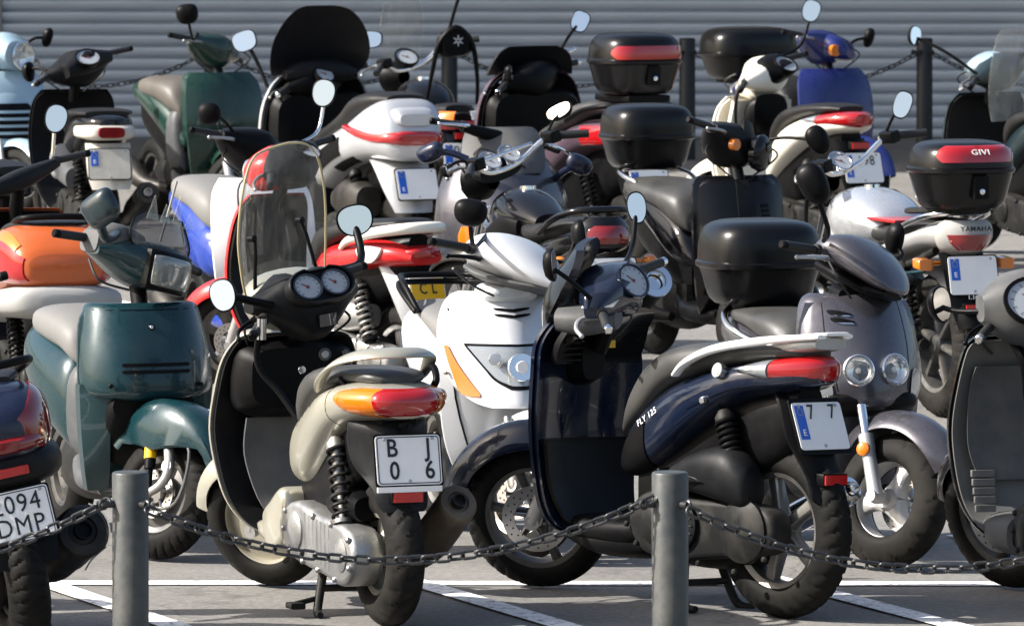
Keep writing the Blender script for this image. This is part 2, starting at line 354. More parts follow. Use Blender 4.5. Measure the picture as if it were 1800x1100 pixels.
# ------------------------------------------------------------------ bollards and chains
def bollards():
    d, H = .105, .79
    mb = MB(); mb.lathe([(0, 0), (d/2, 0), (d/2, H-.006), (d/2-.002, H-.002), (d/2-.006, H), (0, H)], ax=(0, 0, 1), n=40)
    me = mb.mesh('bollard', 'bollard_paint')
    eye = MB(); eye.tube([(.0, 0, .0), (.0, -.035, .0)], .011, 12); 
    eye.tube([(0, -.035+.012*math.cos(a), .012*math.sin(a)) for a in lin(0, 2*math.pi, 17)], .005, 8)
    em = eye.mesh('chain_eye', 'chain_steel')
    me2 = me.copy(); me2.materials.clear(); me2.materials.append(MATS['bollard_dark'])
    def put(x, y, label, group):
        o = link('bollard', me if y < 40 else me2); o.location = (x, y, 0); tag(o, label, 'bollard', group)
        for s, a in ((1, 35), (-1, -60)):
            link('chain_eye', em, o, Matrix.Translation((s*d/2*math.sin(R(abs(a))), -d/2*math.cos(R(a))+.004, H-.09)) @ Matrix.Rotation(R(a), 4, 'Z'))
        return x, y
    A = []
    for px, lab in ((-720, 'grey round steel bollard at the left end of the left front chain'), (229, 'grey round steel bollard standing in front of the teal scooter'), (1178, 'grey round steel bollard standing in front of the navy scooter'), (2127, 'grey round steel bollard at the right end of the right front chain')):
        x = (px-900)/615; A.append((x, 24.4))
        if lab: put(x, 24.4, lab, 'front bollards')
    B = []
    for px, lab in ((-462, None), (-45, 'dark bollard before the shutter, at the left end of the back chains'), (373, 'dark bollard before the shutter, mostly behind the dark green scooter'), (790, 'dark bollard before the shutter, behind the bike with the black backrest arch'), (1208, 'dark bollard before the shutter, right of the case with the wide red reflector band'),
                    (1625, 'dark bollard before the shutter, rightmost, beside the blue scooter'), (2042, 'dark bollard before the shutter, at the right end of the back chains')):
        Y = 55.5; x = (px-900)*Y/FPX; B.append((x, Y))
        if lab: put(x, Y, lab, 'back bollards')
    # one link: stadium-shaped ring of round wire
    wire, L, W = .0062, .030, .0165
    path = []
    for i in range(9): a = -math.pi/2+math.pi*i/8; path.append((L/2-.004+W*.5*math.cos(a)+.002, W*.75*math.sin(a), 0))
    for i in range(9): a = math.pi/2+math.pi*i/8; path.append((-(L/2-.004)+W*.5*math.cos(a)-.002, W*.75*math.sin(a), 0))
    lm = MB(); RR = []
    P = [Vector(p) for p in path]; n = len(P)
    for i in range(n):
        t = (P[(i+1) % n]-P[i-1]).normalized(); u = Vector((0, 0, 1)); v = t.cross(u)
        RR.append([P[i]+(u*math.cos(2*math.pi*j/8)+v*math.sin(2*math.pi*j/8))*wire*.78 for j in range(8)])
    lm.rings(RR, loop=True)
    def chain(a, b, z0, z1, sag, label, group, sc=1.):
        mb = MB(); a, b = Vector((*a, z0)), Vector((*b, z1)); pts = []
        for i in range(400):
            t = i/399; p = a.lerp(b, t); p.z -= sag*4*t*(1-t); pts.append(p)
        step = .0385*sc; acc = 0; k = 0; last = pts[0]
        for i in range(1, 400):
            acc += (pts[i]-last).length; last = pts[i]
            if acc >= step:
                acc -= step; k += 1; t = (pts[i]-pts[i-1]).normalized(); side = t.cross(Vector((0, 0, 1))).normalized(); up = side.cross(t)
                M = Matrix(((t.x, side.x, up.x, pts[i].x), (t.y, side.y, up.y, pts[i].y), (t.z, side.z, up.z, pts[i].z), (0, 0, 0, 1)))
                M = M @ Matrix.Rotation((math.pi/2 if k % 2 else 0)+R(40+random.uniform(-14, 14)), 4, 'X') @ Matrix.Diagonal((sc, sc, sc, 1))
                mb.add([M @ v for v in lm.v], lm.f)
        tag(link('chain', mb.mesh('chain', 'chain_steel', 60)), label, 'chain', group)
    sh = lambda p, dx, dy: (p[0]+dx, p[1]+dy)
    labs = ['dark steel chain hanging left of the front left bollard', 'long dark steel chain sagging between the two front bollards', 'dark steel chain hanging right of the front right bollard']
    for i in range(3): chain(sh(A[i], .03, -.085), sh(A[i+1], -.05, -.03), .70, .715, (.20, .165, .19)[i], labs[i], 'front chains')
    labs = [None, 'back chain by the shutter, at the far left behind the dusty black scooter', 'back chain by the shutter, behind the black windscreen of the silver maxi scooter', 'back chain by the shutter, ending beside the case with the red reflector band',
            'back chain by the shutter, behind the ivory scooter and the blue scooter', 'back chain by the shutter, behind the clear windscreen at far right']
    for i in range(1, 6): chain(sh(B[i], .04, -.06), sh(B[i+1], -.04, -.06), .70, .70, .22, labs[i], 'back chains', 1.0)
bollards()
# ------------------------------------------------------------------ vehicle components
CACHE = {}
def tyre_mesh(r, w, pat, hi, m='rubber'):
    key = ('tyre', r, w, pat, hi, m)
    if key in CACHE: return CACHE[key]
    nt_, nf = (216, 26) if hi else (64, 12)
    hb = w*.62; a = w/2; rc = r-hb; RR = []
    for i in range(nt_):
        th = 2*math.pi*i/nt_; ring = []
        for j in range(nf):
            ph = R(-128+256*j/(nf-1)); yn = ph/R(90); y = a*sgp(math.sin(ph), .92); rad = rc+hb*math.cos(ph) if math.cos(ph) > 0 else rc+hb*.55*math.cos(ph)
            if hi and abs(yn) < .86:
                g = 0
                if pat == 'cut':      # oblique shoulder cuts leaving a plain centre band
                    f = (th*34/(2*math.pi)+abs(yn)*.9) % 1; g = f < .26 and .16 < abs(yn) < .8
                elif pat == 'sweep':  # few long sweeping grooves
                    f = (th*20/(2*math.pi)+yn*1.3) % 1; g = f < .16 and abs(yn) < .72 and ((th*10/(2*math.pi)) % 1 < .8)
                elif pat == 'block':
                    f = (th*44/(2*math.pi)+(.5 if abs(yn) > .3 else 0)) % 1; g = f < .28 or abs(abs(yn)-.3) < .06
                if g: rad -= .0065
            ring.append((rad*math.sin(th), y, rad*math.cos(th)))
        RR.append(ring)
    mb = MB(); mb.rings(RR, loop=True, cap=False); CACHE[key] = mb.mesh('tyre', m, 30); return CACHE[key]
def rim_mesh(r, w, style, m):
    key = ('rim', r, w, style, m)
    if key in CACHE: return CACHE[key]
    mb = MB(); o = r-.001
    mb.lathe([(o-.030, -w*.36), (o-.004, -w*.47), (o+.004, -w*.45), (o+.004, -w*.40), (o-.018, -w*.22), (o-.022, w*.22), (o+.004, w*.40), (o+.004, w*.45), (o-.004, w*.47), (o-.030, w*.36), (o-.034, 0), (o-.030, -w*.36)], n=48)
    mb.lathe([(0, -w*.45), (.030, -w*.45), (.038, -w*.3), (.042, w*.3), (.032, w*.45), (0, w*.45)], n=24)
    if style == 'disc':
        mb.lathe([(.03, -.012), (o*.5, -.026), (o-.02, -.006), (o-.02, .006), (o*.5, .026), (.03, .012)], n=40)
    elif style == 'wire':
        for i in range(28):
            a = 2*math.pi*i/28; b = a+.35*(1 if i % 2 else -1)
            mb.tube([(.03*math.sin(a), w*.3*(1 if i % 4 < 2 else -1), .03*math.cos(a)), ((o-.02)*math.sin(b), 0, (o-.02)*math.cos(b))], .0022, 5)
    else:
        n = int(style[-1]); sp = {3: (.034, .060), 5: (.020, .026), 6: (.013, .018)}[n]
        for i in range(n):
            a = 2*math.pi*i/n+.3; RR = []
            for t in lin(0, 1, 6):
                rad = .025+(o-.018-.025)*t; hw = sp[0]+(sp[1]-sp[0])*t*t if n == 3 else sp[0]+(sp[1]-sp[0])*abs(t-.4)
                th = w*(.30-.10*t)
                if n == 3: hw = .042-.030*math.sin(math.pi*min(1, t*1.05))**1.0*.55+(.020 if t > .9 else 0)
                ring = []
                for j in range(12):
                    q = 2*math.pi*j/12; u = hw*sgp(math.cos(q), .6); y = th*sgp(math.sin(q), .6)
                    ring.append((rad*math.sin(a)+u*math.cos(a), y, rad*math.cos(a)-u*math.sin(a)))
                RR.append(ring)
            mb.rings(RR)
    CACHE[key] = mb.mesh('wheel', m, 35); return CACHE[key]
def disc_mesh(r):
    key = ('disc', r)
    if key in CACHE: return CACHE[key]
    mb = MB(); n = 60
    for y0, y1 in ((-.002, .002),):
        RR = []
        mb.lathe([(r*.62, -.002), (r, -.002), (r, .002), (r*.62, .002), (r*.62, -.002)], n=48)
    for i in range(6):
        a = 2*math.pi*i/6; mb.tube([(.03*math.sin(a), 0, .03*math.cos(a)), (r*.66*math.sin(a+.25), 0, r*.66*math.cos(a+.25))], .006, 6)
    hole = MB()
    CACHE[key] = mb.mesh('brake_disc', 'disc', 35); return CACHE[key]
def holes_mesh(r):
    key = ('holes', r)
    if key in CACHE: return CACHE[key]
    mb = MB()
    for i in range(36):
        a = 2*math.pi*i/36; q = r*(.74 if i % 2 else .88)
        mb.lathe([(0, -.0032), (.0032, -.0032), (.0032, .0032), (0, .0032)], (q*math.sin(a), 0, q*math.cos(a)), n=8)
    CACHE[key] = mb.mesh('disc_holes', 'plastic_dk'); return CACHE[key]

class Veh:
    def __init__(s, kind, label, cat, group, p, deg, wb, front=True, rf=.24, rr=.24, rake=26, steer=36, lean=0):
        a = R(deg); d = Vector((-math.sin(a), math.cos(a), 0)); g = gp(*p)
        s.o = g-d*wb if front else g
        s.root = link(kind, None); s.root.empty_display_size = .2; s.root.location = s.o
        s.root.rotation_euler = (R(lean), 0, math.atan2(d.y, d.x)); tag(s.root, label, cat, group)
        s.wb, s.rf, s.rr, s.a = wb, rf, rr, a
        A = Matrix.Translation((wb, 0, rf)); ax = Vector((-math.sin(R(rake)), 0, math.cos(R(rake)))); s.rake = R(rake)
        s.M = A @ Matrix.Rotation(R(steer), 4, ax) @ A.inverted(); s.steer = steer
    def add(s, name, mb, m, steer=False, parent=None, label=None, sharp=38):
        if steer: mb.xf(s.M)
        o = link(name, mb.mesh(name, m, sharp), parent or s.root)
        if label: o['label'] = label
        return o
    def cam(s, yaw=0, up=.12):
        b = R(yaw); x, y = -math.cos(s.a), math.sin(s.a)
        return Vector((x*math.cos(b)-y*math.sin(b), x*math.sin(b)+y*math.cos(b), up)).normalized()
    def wheel(s, front, tw, rim, rm, pat='cut', hi=False, disc=0, rub='rubber', rr_=None):
        r = s.rf if front else s.rr; ri = rr_ or r-tw*.72
        M = Matrix.Translation((s.wb if front else 0, 0, r))
        if front: M = s.M @ M
        w = link('wheel', rim_mesh(round(ri, 3), tw*.86, rim, rm), s.root, M)
        link('tyre', tyre_mesh(r, tw, pat, hi, rub), w)
        if disc:
            dd = link('brake_disc', disc_mesh(abs(disc)), w, Matrix.Translation((0, tw*.5*(1 if disc > 0 else -1), 0)))
            link('disc_holes', holes_mesh(abs(disc)), dd)
        return w
    def fender(s, front, r, a0, a1, w, m, tip=.55, drop=.05, name='front_fender', t=.006, widths=None, cx=0, cz=0):
        mb = MB(); RR = []; X, Z = (s.wb if front else 0)+cx, (s.rf if front else s.rr)+cz
        for i, a in enumerate(lin(a0, a1, 22)):
            q = i/21; ww = w*(interp(widths, q)[1] if widths else 1-(1-tip)*(abs(2*q-1)**3)); al = R(a); ring = []
            U = lin(-1, 1, 13)
            for sgn, UU in ((0, U), (1, U[::-1])):
                for u in UU:
                    rad = r-drop*abs(u)**2.4-sgn*t; ring.append((X+rad*math.cos(al), u*ww, Z+rad*math.sin(al)))
            RR.append(ring)
        mb.rings(RR); return s.add(name, mb, m, steer=front)
    def fork(s, m='steel', r=.017, both=True, boots=None, top=.48, off=.075, lead=0, name='fork'):
        k = math.tan(s.rake)
        for sd in ((1, -1) if both else (1,)):
            mb = MB(); B = Vector((s.wb+lead, sd*off, s.rf)); T = Vector((s.wb-(top-s.rf)*k, sd*off, top))
            mid = B.lerp(T, .55)
            mb.tube([B-(T-B)*.06, B, mid], [r*1.05, r*1.4, r*1.3], 14); mb.tube([mid, T], r*.85, 14)
            mb.lathe([(0, -.02), (r*1.2, -.02), (r*1.2, .025), (0, .025)], B)
            s.add(name, mb, m, True)
    def grips(s, x=.0, z=1.02, y0=.20, y1=.345, tip='chrome', m='grip', back=.05):
        X = s.wb-(z-s.rf)*math.tan(s.rake)+x; s.gx, s.gz = X, z
        for sd in (1, -1):
            mb = MB(); pts = [(X, sd*y0, z), (X-back, sd*y1, z-.012)]
            mb.tube([pts[0], (X-back*.15, sd*(y0+.02), z-.002)], .020, 14)
            P = [Vector(pts[0]).lerp(Vector(pts[1]), t) for t in lin(.15, 1, 22)]
            mb.tube(P, [(.0165 if i % 2 else .0148) for i in range(22)], 14)
            g = s.add('grip', mb, m, True)
            if tip:
                e = MB(); P1 = Vector(pts[1]); dv = (P1-Vector(pts[0])).normalized(); e.tube([P1-dv*.001, P1+dv*.020, P1+dv*.024], [.0155, .0155, .011], 14); s.add('bar_end', e, tip, True, g)
    def levers(s, m='alu_paint', y0=.17, y1=.33, dz=-.01, dx=.055, r=.0065):
        for sd in (1, -1):
            mb = MB(); X, z = s.gx, s.gz
            mb.tube([(X+.02, sd*y0, z+dz), (X+dx, sd*(y0+.03), z+dz), (X+dx, sd*(y0+.10), z+dz-.008), (X+dx-.03, sd*y1, z+dz-.02)], [r*1.3, r*1.3, r, r*.8], 8, 4)
            mb.ell((X+dx-.03, sd*y1, z+dz-.02), (.009, .009, .009), 10)
            s.add('brake_lever', mb, m, True)
    def mirror(s, base, head, n, w=.07, h=.05, roll=0, stem=.0065, m='plastic_dk', sm=None, bend=None, steer=True, p=2.6, glass=True, depth=.035):
        B = s.M @ Vector(base) if steer else Vector(base); H = Vector(head); n = Vector(n).normalized()
        up = Vector((0, 0, 1)); rt = up.cross(n).normalized(); up = n.cross(rt)
        c_, s_ = math.cos(R(roll)), math.sin(R(roll)); rt, up = rt*c_+up*s_, up*c_-rt*s_
        F = Matrix(((rt.x, up.x, n.x, H.x), (rt.y, up.y, n.y, H.y), (rt.z, up.z, n.z, H.z), (0, 0, 0, 1)))
        mb = MB(); RR = []
        for k, zz in ((.35, -depth), (.72, -depth*.82), (.95, -depth*.4), (1.0, -.004), (1., .004), (.93, .006)):
            RR.append([F @ Vector((w*k*sgp(math.cos(t), 2/p)*(1+.10*math.sin(t)), h*k*sgp(math.sin(t), 2/p), zz)) for t in lin(0, 2*math.pi*(31/32), 32)])
        mb.rings(RR)
        hb = H-n*depth*.6; mid = Vector(bend) if bend else B.lerp(hb, .5)+Vector((0, 0, .02))
        if sm is None: mb.tube([B, mid, hb], stem, 10, 5)
        o = s.add('mirror', mb, m)
        if sm: st = MB(); st.tube([B, mid, hb], stem, 10, 5); s.add('mirror_stem', st, sm, parent=o)
        if glass:
            g = MB(); RR = [[F @ Vector((w*k*sgp(math.cos(t), 2/p)*(1+.10*math.sin(t)), h*k*sgp(math.sin(t), 2/p), zz)) for t in lin(0, 2*math.pi*(31/32), 32)] for k, zz in ((.90, .0055), (.90, .0068))]
            g.rings(RR); s.add('mirror_glass', g, 'mirror_glass', parent=o)
        return o
    def plate(s, c, tilt=20, w=.22, h=.16, m='plate_white', rows=(), eu=None, border=True, size=.052, yaw=0, fr='plastic_dk', footer=None, sx=.86, bold=.012):
        rt = Vector((-math.sin(R(yaw)), -math.cos(R(yaw)), 0)); up = Vector((math.sin(R(tilt)), 0, math.cos(R(tilt))))
        F = frame(c, rt, up); mb = MB(); q = [(-w/2, -h/2), (w/2, -h/2), (w/2, h/2), (-w/2, h/2)]
        def rr(w_, h_, r_): 
            return [(sx_*(w_/2-r_)+r_*math.cos(R(b+a)), sy_*(h_/2-r_)+r_*math.sin(R(b+a))) for sx_, sy_, b in ((1, 1, 0), (-1, 1, 90), (-1, -1, 180), (1, -1, 270)) for a in (0, 30, 60, 90)]
        def slab(w_, h_, r_, z0, z1): return [[F @ Vector((x, y, z)) for x, y in rr(w_, h_, r_)] for z in (z0, z1)]
        mb.rings(slab(w, h, .012, 0, .003)); o = s.add('licence_plate', mb, m)
        b = MB(); b.rings(slab(w+.012, h+.012+(.02 if footer else 0), .012, -.006, -.0005)); 
        s.add('plate_holder', b, fr, parent=o)
        if border:
            e = MB(); A = rr(w-.008, h-.008, .010); B = rr(w-.014, h-.014, .008)
            e.rings([[F @ Vector((x, y, .0034)) for x, y in A], [F @ Vector((x, y, .0042)) for x, y in A], [F @ Vector((x, y, .0042)) for x, y in B], [F @ Vector((x, y, .0034)) for x, y in B]], loop=True)
            s.add('plate_border', e, 'ink', parent=o)
        if eu:
            e = MB(); x0, x1, y0, y1 = -w/2+.010, -w/2+.050, eu[0], eu[1]
            e.rings([[F @ Vector(p_) for p_ in ((x0, y0, z), (x1, y0, z), (x1, y1, z), (x0, y1, z))] for z in (.0034, .0042)])
            e_ = s.add('blue_strip', e, 'plate_blue', parent=o)
            st = MB()
            for i in range(10):
                a = R(36*i); st.lathe([(0, 0), (.0022, 0), (.0022, .0006), (0, .0006)], F @ Vector(((x0+x1)/2+.012*math.cos(a), y1-.022+.012*math.sin(a), .0043)), F.col[2].xyz, 6)
            s.add('star_ring', st, 'gold', parent=e_)
            link('lettering', textmesh('E', .030, 'ink_white', .012), e_, F @ Matrix.Translation(((x0+x1)/2, y0+.022, .005)))
        for t, x, y in rows:
            link('lettering', textmesh(t, size*1.42, 'ink', bold, sx=sx), o, F @ Matrix.Translation((x, y, .0048)))
        for x, y in ((-.08, h/2-.012), (.085, h/2-.012), (.0, -h/2+.012)):
            sc = MB(); sc.lathe([(0, 0), (.006, 0), (.006, .002), (.003, .004), (0, .004)], F @ Vector((x, y, .003)), F.col[2].xyz, 12); s.add('screw', sc, 'alu_paint', parent=o)
        return o, F
    def shock(s, top, bot, r=.030, turns=9, m='engine_dk', sm='plastic_dk', wire=.0062):
        T, B = Vector(top), Vector(bot); mb = MB(); d = B-T
        mb.tube([T, T+d*.06, T+d*.12], [.02, .034, .034], 14); mb.tube([T+d*.1, T+d*.55], .020, 14); mb.tube([T+d*.5, T+d*.95], .012, 12); mb.tube([T+d*.82, T+d*.86], .034, 14); mb.tube([T+d*.86, B], .016, 10)
        mb.lathe([(0, -.02), (.018, -.02), (.018, .02), (0, .02)], B)
        o = s.add('shock_absorber', mb, m); u = d.orthogonal().normalized(); v = d.normalized().cross(u); N = turns*16
        sp = MB(); sp.tube([T+d*(.10+.74*i/N)+(u*math.cos(2*math.pi*i/16)+v*math.sin(2*math.pi*i/16))*r for i in range(N+1)], wire, 8); s.add('spring', sp, sm, parent=o)
        return o
    def gearcase(s, y0=.05, y1=.15, m='alu', out=None, ribs=True):
        out = out or [(.60, .34), (.63, .27), (.57, .19), (.42, .165), (.22, .15), (.05, .13), (-.05, .16), (-.085, .24), (-.04, .31), (.10, .335), (.30, .345), (.48, .37)]
        mb = MB(); mb.pillow(out, y0, y1, .022)
        mb.lathe([(.062, 0), (.062, .012), (.045, .022), (0, .022)], (.47, y1-.006, .275)); mb.lathe([(.055, 0), (.055, .010), (.03, .018), (0, .018)], (.02, y1-.006, .235))
        if ribs:
            for i in range(7):
                x = .14+i*.04; mb.tube([(x, y1-.002, .175+.004*i), (x+.004, y1-.002, .315+.004*i)], .005, 6)
        for x, z in ((.58, .33), (.40, .18), (.25, .165), (.08, .15), (-.06, .20), (-.05, .29), (.12, .325), (.30, .335), (.55, .21), (.60, .27)):
            mb.lathe([(.010, -.004), (.010, .006), (.006, .010), (0, .010)], (x, y1, z), n=10)
        o = s.add('engine_case', mb, m, sharp=32)
        mb = MB(); mb.loft([(.62, .20, .36, .06), (.40, .14, .38, .10), (.16, .15, .36, .08), (.06, .18, .3, .05)], M=None)
        for i in range(7): mb.box((.50+.018*i, -.11, .20), (.506+.018*i, .06, .36), .002)
        s.add('engine', mb, 'engine_dk'); return o
    def muffler(s, pts=((.42, -.10, .20), (.25, -.17, .22), (.10, -.19, .28), (-.22, -.19, .38)), r=(.02, .045, .066, .062), m='exhaust', tip='steel', hole=.022, shield=None):
        mb = MB(); P = cr(list(pts), 6); mb.tube(P, r, 20); a, b = Vector(P[-2]), Vector(P[-1]); d = (b-a).normalized()
        R_ = r[-1]; mb.lathe([(R_, -.004), (R_, 0), (R_*.9, .012), (R_*.55, .014), (R_*.5, .006), (0, .006)], b, d)
        o = s.add('exhaust', mb, m)
        t = MB(); e = b+d*.006; t.lathe([(hole, 0), (hole, .026), (hole*.82, .026), (hole*.80, .002), (0, .002)], e, d); s.add('exhaust_tip', t, tip, parent=o)
        if shield:
            h = MB(); c = P[len(P)//2+3]; 
            u = Vector((0, -1, .3)).normalized()
            RR = []
            for q in P[len(P)//2:-1]:
                q = Vector(q); RR.append([q+Vector((0, -math.cos(a_), math.sin(a_)))*(max(r)*k) for k in (1.10, 1.16) for a_ in (lin(-.7, 1.1, 9) if k < 1.12 else lin(1.1, -.7, 9))])
            h.rings(RR); s.add('heat_shield', h, shield, parent=o)
        return o
    def stand(s, x=.40, m='engine_dk', w=.10):
        mb = MB()
        for sd in (1, -1):
            mb.tube([(x, sd*w*.7, .20), (x-.03, sd*w, .08), (x-.06, sd*(w+.02), .016), (x-.12, sd*(w+.03), .012)], [.016, .015, .015, .011], 10, 3)
        mb.tube([(x-.03, -w, .09), (x-.03, w, .09)], .012, 8); mb.tube([(x-.03, w, .06), (x-.05, w+.09, .045)], .009, 8); mb.box((x-.09, w+.07, .03), (x-.03, w+.12, .05), .005)
        return s.add('kickstand', mb, m)
    def topcase(s, c, w=.21, d=.20, h=.30, m='casebox', red=None, logo=None, split=.52, pl=3.2):
        """case centred at c=(x, z of its foot); red = (z0, z1) reflector band on the rear"""
        x, z = c; H = h
        low = [(z, .72), (z+.03, .84), (z+.10, .93), (z+H*split-.012, 1.)]; up = [(z+H*split+.004, 1.0), (z+H*.72, .985), (z+H*.86, .93), (z+H*.95, .80), (z+H*.995, .55), (z+H, .2)]
        def shell(rows, k=3):
            mb = MB(); RR = []
            for zz, q in cr(rows, k): RR.append([(x+d*q*sgp(math.cos(t), 2/pl), w*q*sgp(math.sin(t), 2/pl)*1.0, zz) for t in lin(0, 2*math.pi*35/36, 36)])
            return mb.rings(RR)
        o = s.add('top_case', shell(low), m); lid = s.add('case_lid', shell(up), m, parent=o)
        mb = MB(); RR = [[(x+d*q*sgp(math.cos(t), 2/pl), w*q*sgp(math.sin(t), 2/pl), zz) for t in lin(0, 2*math.pi*47/48, 48)] for zz, q in ((z+H*split-.022, 1.0), (z+H*split-.016, 1.035), (z+H*split-.002, 1.035), (z+H*split+.004, 1.0))]
        mb.rings(RR); s.add('case_rim', mb, m, parent=o)
        lk = MB(); lk.box((x-d-.012, -.035, z+H*.16), (x-d+.03, .035, z+H*split-.03), .008); k = s.add('case_lock', lk, 'plastic_dk', parent=o)
        kk = MB(); kk.lathe([(.012, 0), (.012, .004), (.008, .007), (0, .007)], (x-d-.012, 0, z+H*.27), (-1, 0, 0)); s.add('key_lock', kk, 'chrome', parent=o)
        if red:
            mb = MB(); RR = []; z0, z1, span = red
            dd = cr(up, 6)
            for zz in lin(z0, z1, 7):
                q = interp(dd, zz)[1]; f = (zz-z0)/(z1-z0); sp = span*(.55+.45*math.sin(math.pi*(.18+.64*f)))
                A = lin(math.pi-sp, math.pi+sp, 25)
                RR.append([((x+(d*q+e)*sgp(math.cos(t), 2/pl)), (w*q+e)*sgp(math.sin(t), 2/pl), zz) for e, AA in ((.006, A), (-.006, A[::-1])) for t in AA])
            mb.rings(RR); rb = s.add('red_reflector', mb, 'lens_red', parent=o)
            if logo:
                zz = z0+(z1-z0)*.60; q = interp(dd, zz)[1]
                link('lettering', textmesh(logo, .038, 'ink_white', .008, sx=1.1), rb, frame((x-d*q-.010, 0, zz), (0, -1, 0), (.75, 0, 1)))
        return o
    def seam(s, rows, x0, x1, a0, a1, p=2.6, w=.9, m='plastic_dk'):
        mb = MB(); mb.loftpatch(rows, x0, x1, a0, a0+w, .0012, .006, n=16, na=2, p=p, shape=lambda q: (a0+(a1-a0)*q, a0+(a1-a0)*q+w)); return s.add('panel_seam', mb, m)
    def bezel_text(s, txt, size, m, c, right, up, parent=None, bold=.01, sx=1.):
        return link('lettering', textmesh(txt, size, m, bold, sx=sx), parent or s.root, frame(c, right, up))
    def disk(s, c, n, r, t=.006, m='chrome', name='trim', parent=None, steer=False, bev=.002, sx=1.):
        mb = MB(); mb.lathe([(0, -.01), (r, -.01), (r, t-bev), (r-bev, t), (0, t)], c, n, 24); return s.add(name, mb, m, steer, parent)
    def gauge(s, c, tilt, r, face='gauge_face', rim='plastic_dk', sx=1.0, name='instrument', depth=.012, needles=1):
        """round dial facing the rider: c centre, tilt degrees above horizontal-backward"""
        n = Vector((-math.cos(R(tilt)), 0, math.sin(R(tilt)))); rt = Vector((0, -1, 0)); F = frame(c, rt, n.cross(rt) if False else Vector((math.sin(R(tilt)), 0, math.cos(R(tilt)))))
        def ring(rad, z): return [F @ Vector((rad*sx*math.cos(t), rad*math.sin(t), z)) for t in lin(0, 2*math.pi*31/32, 32)]
        mb = MB(); mb.rings([ring(r*1.02, -depth-.02), ring(r*1.16, -.004), ring(r*1.14, .004), ring(r*1.02, .005), ring(r, -.003), ring(r*.98, -.004)]); o = s.add(name, mb, rim, True)
        f = MB(); f.rings([ring(r*.99, -.004), ring(r*.99, -.001)]); fo = s.add('dial', f, face, True, o)
        k = MB()
        for i in range(11):
            a = R(225-27*i); k.add([F @ Vector((sx*r*q*math.cos(a)+e*math.sin(a), r*q*math.sin(a)-e*math.cos(a), .0004)) for q, e in ((.74, .0012), (.9, .0012), (.9, -.0012), (.74, -.0012))], [(0, 1, 2, 3)])
        s.add('dial_marks', k, 'ink', True, fo)
        h = MB(); h.tube([F @ Vector((0, 0, .001)), F @ Vector((-r*.4*sx, r*.35, .001))], .0015, 6); h.lathe([(.006, 0), (.005, .004), (0, .005)], F @ Vector((0, 0, 0)), n, 12); s.add('needle', h, 'ink_dim', True, fo)
        return o
# ------------------------------------------------------------------ shared scooter bodywork
def shift(rows, dx=0, dz=0): return [(r[0]+dx,)+tuple(r[1:]) for r in rows] if not dz else [(r[0]+dx, r[1]+dz, r[2]+dz)+tuple(r[3:]) for r in rows]
SH = [(.23, .86, .13, .0), (.28, .95, .17, .01), (.40, 1.03, .21, .03), (.56, 1.07, .235, .05), (.72, 1.05, .235, .05), (.82, 1.02, .22, .05), (.88, .98, .18, .04)]
TAIL = [(.64, .43, .50, .09), (.56, .42, .62, .13), (.44, .45, .70, .15), (.30, .54, .755, .165), (.14, .62, .79, .165), (.0, .665, .80, .15), (-.12, .69, .79, .11), (-.18, .70, .77, .05)]
SEAT = [(.60, .58, .64, .07), (.55, .60, .74, .11), (.45, .67, .79, .135), (.3, .73, .815, .145), (.1, .77, .825, .135), (-.06, .785, .825, .105), (-.12, .79, .81, .06)]
def under(V, x0=.92, w=.14, m='plastic_dk', floor_m=None, front_x=None):
    """floor, dark inner body and steering column"""
    mb = MB(); mb.loft([(x0, .22, .27, w*.9), (x0-.12, .19, .285, w), (.62, .19, .29, w), (.50, .22, .33, w*.85)], p=3)
    V.add('floorboard', mb, floor_m or m)
    mb = MB(); mb.loft([(.62, .26, .56, .085), (.45, .30, .66, .10), (.2, .40, .74, .10), (-.02, .50, .76, .09), (-.10, .58, .76, .06)], p=3)
    V.add('inner_frame', mb, 'plastic_dk')
    mb = MB(); k = math.tan(V.rake); mb.tube([(V.wb-(.82-V.rf)*k, 0, .82), (V.wb-(1.0-V.rf)*k, 0, 1.0)], .030, 14); V.add('steering_column', mb, 'plastic_dk')
def legshield(V, rows, m, im, e=2.2, t=.016, inner_off=-.018, inner_w=.955, name='leg_shield', lo=None, glove=None, gm=None):
    mb = MB(); mb.sheet(rows, t=t, e=e); o = V.add(name, mb, m)
    mb = MB(); mb.sheet([(z+(.006 if i == 0 else -.012 if i == len(rows)-1 else 0), x, w*inner_w, sw*.9) for i, (z, x, w, sw) in enumerate(rows)], t=.02, e=e, off=inner_off); V.add('inner_shield', mb, im)
    if glove:
        g = MB(); g.loft(glove, p=4); V.add('glove_box', g, gm or im)
    return o
def engine_side(V, m='alu', top=(.18, .11, .58), bot=(.06, .115, .29), muf=True, airbox=None, **k):
    V.gearcase(m=m, ribs=False); V.shock(top, bot)
    if muf: V.muffler(**k)
    if airbox: mb = MB(); mb.loft(airbox, p=2.3); V.add('airbox', mb, 'plastic')
def mudguard(V, rows, m='plastic', refl=None, t=.012, e=2.2):
    mb = MB(); mb.sheet(rows, t=-t, e=e); o = V.add('rear_mudguard', mb, m)
    if refl:
        x, z = refl; b = MB(); b.box((x-.012, -.05, z-.016), (x, .05, z+.016), .003); V.add('reflector', b, 'reflector_red')
        b = MB(); b.box((x-.006, -.054, z-.020), (x+.03, .054, z+.020), .004); V.add('reflector_mount', b, 'plastic_dk')
def hoop(V, pts, r, m, name='grab_rail', flat=1., k=6):
    mb = MB(); P = cr(pts, k); mb.tube(P, r, 12); return V.add(name, mb, m)
def cable(V, pts, r=.0045, m='cable', steer=False, name='cable'): mb = MB(); mb.tube(pts, r, 8, 6); return V.add(name, mb, m, steer)
G1 = 'scooters parked nose to nose in the front rows'
G2 = 'scooters parked in the back rows'

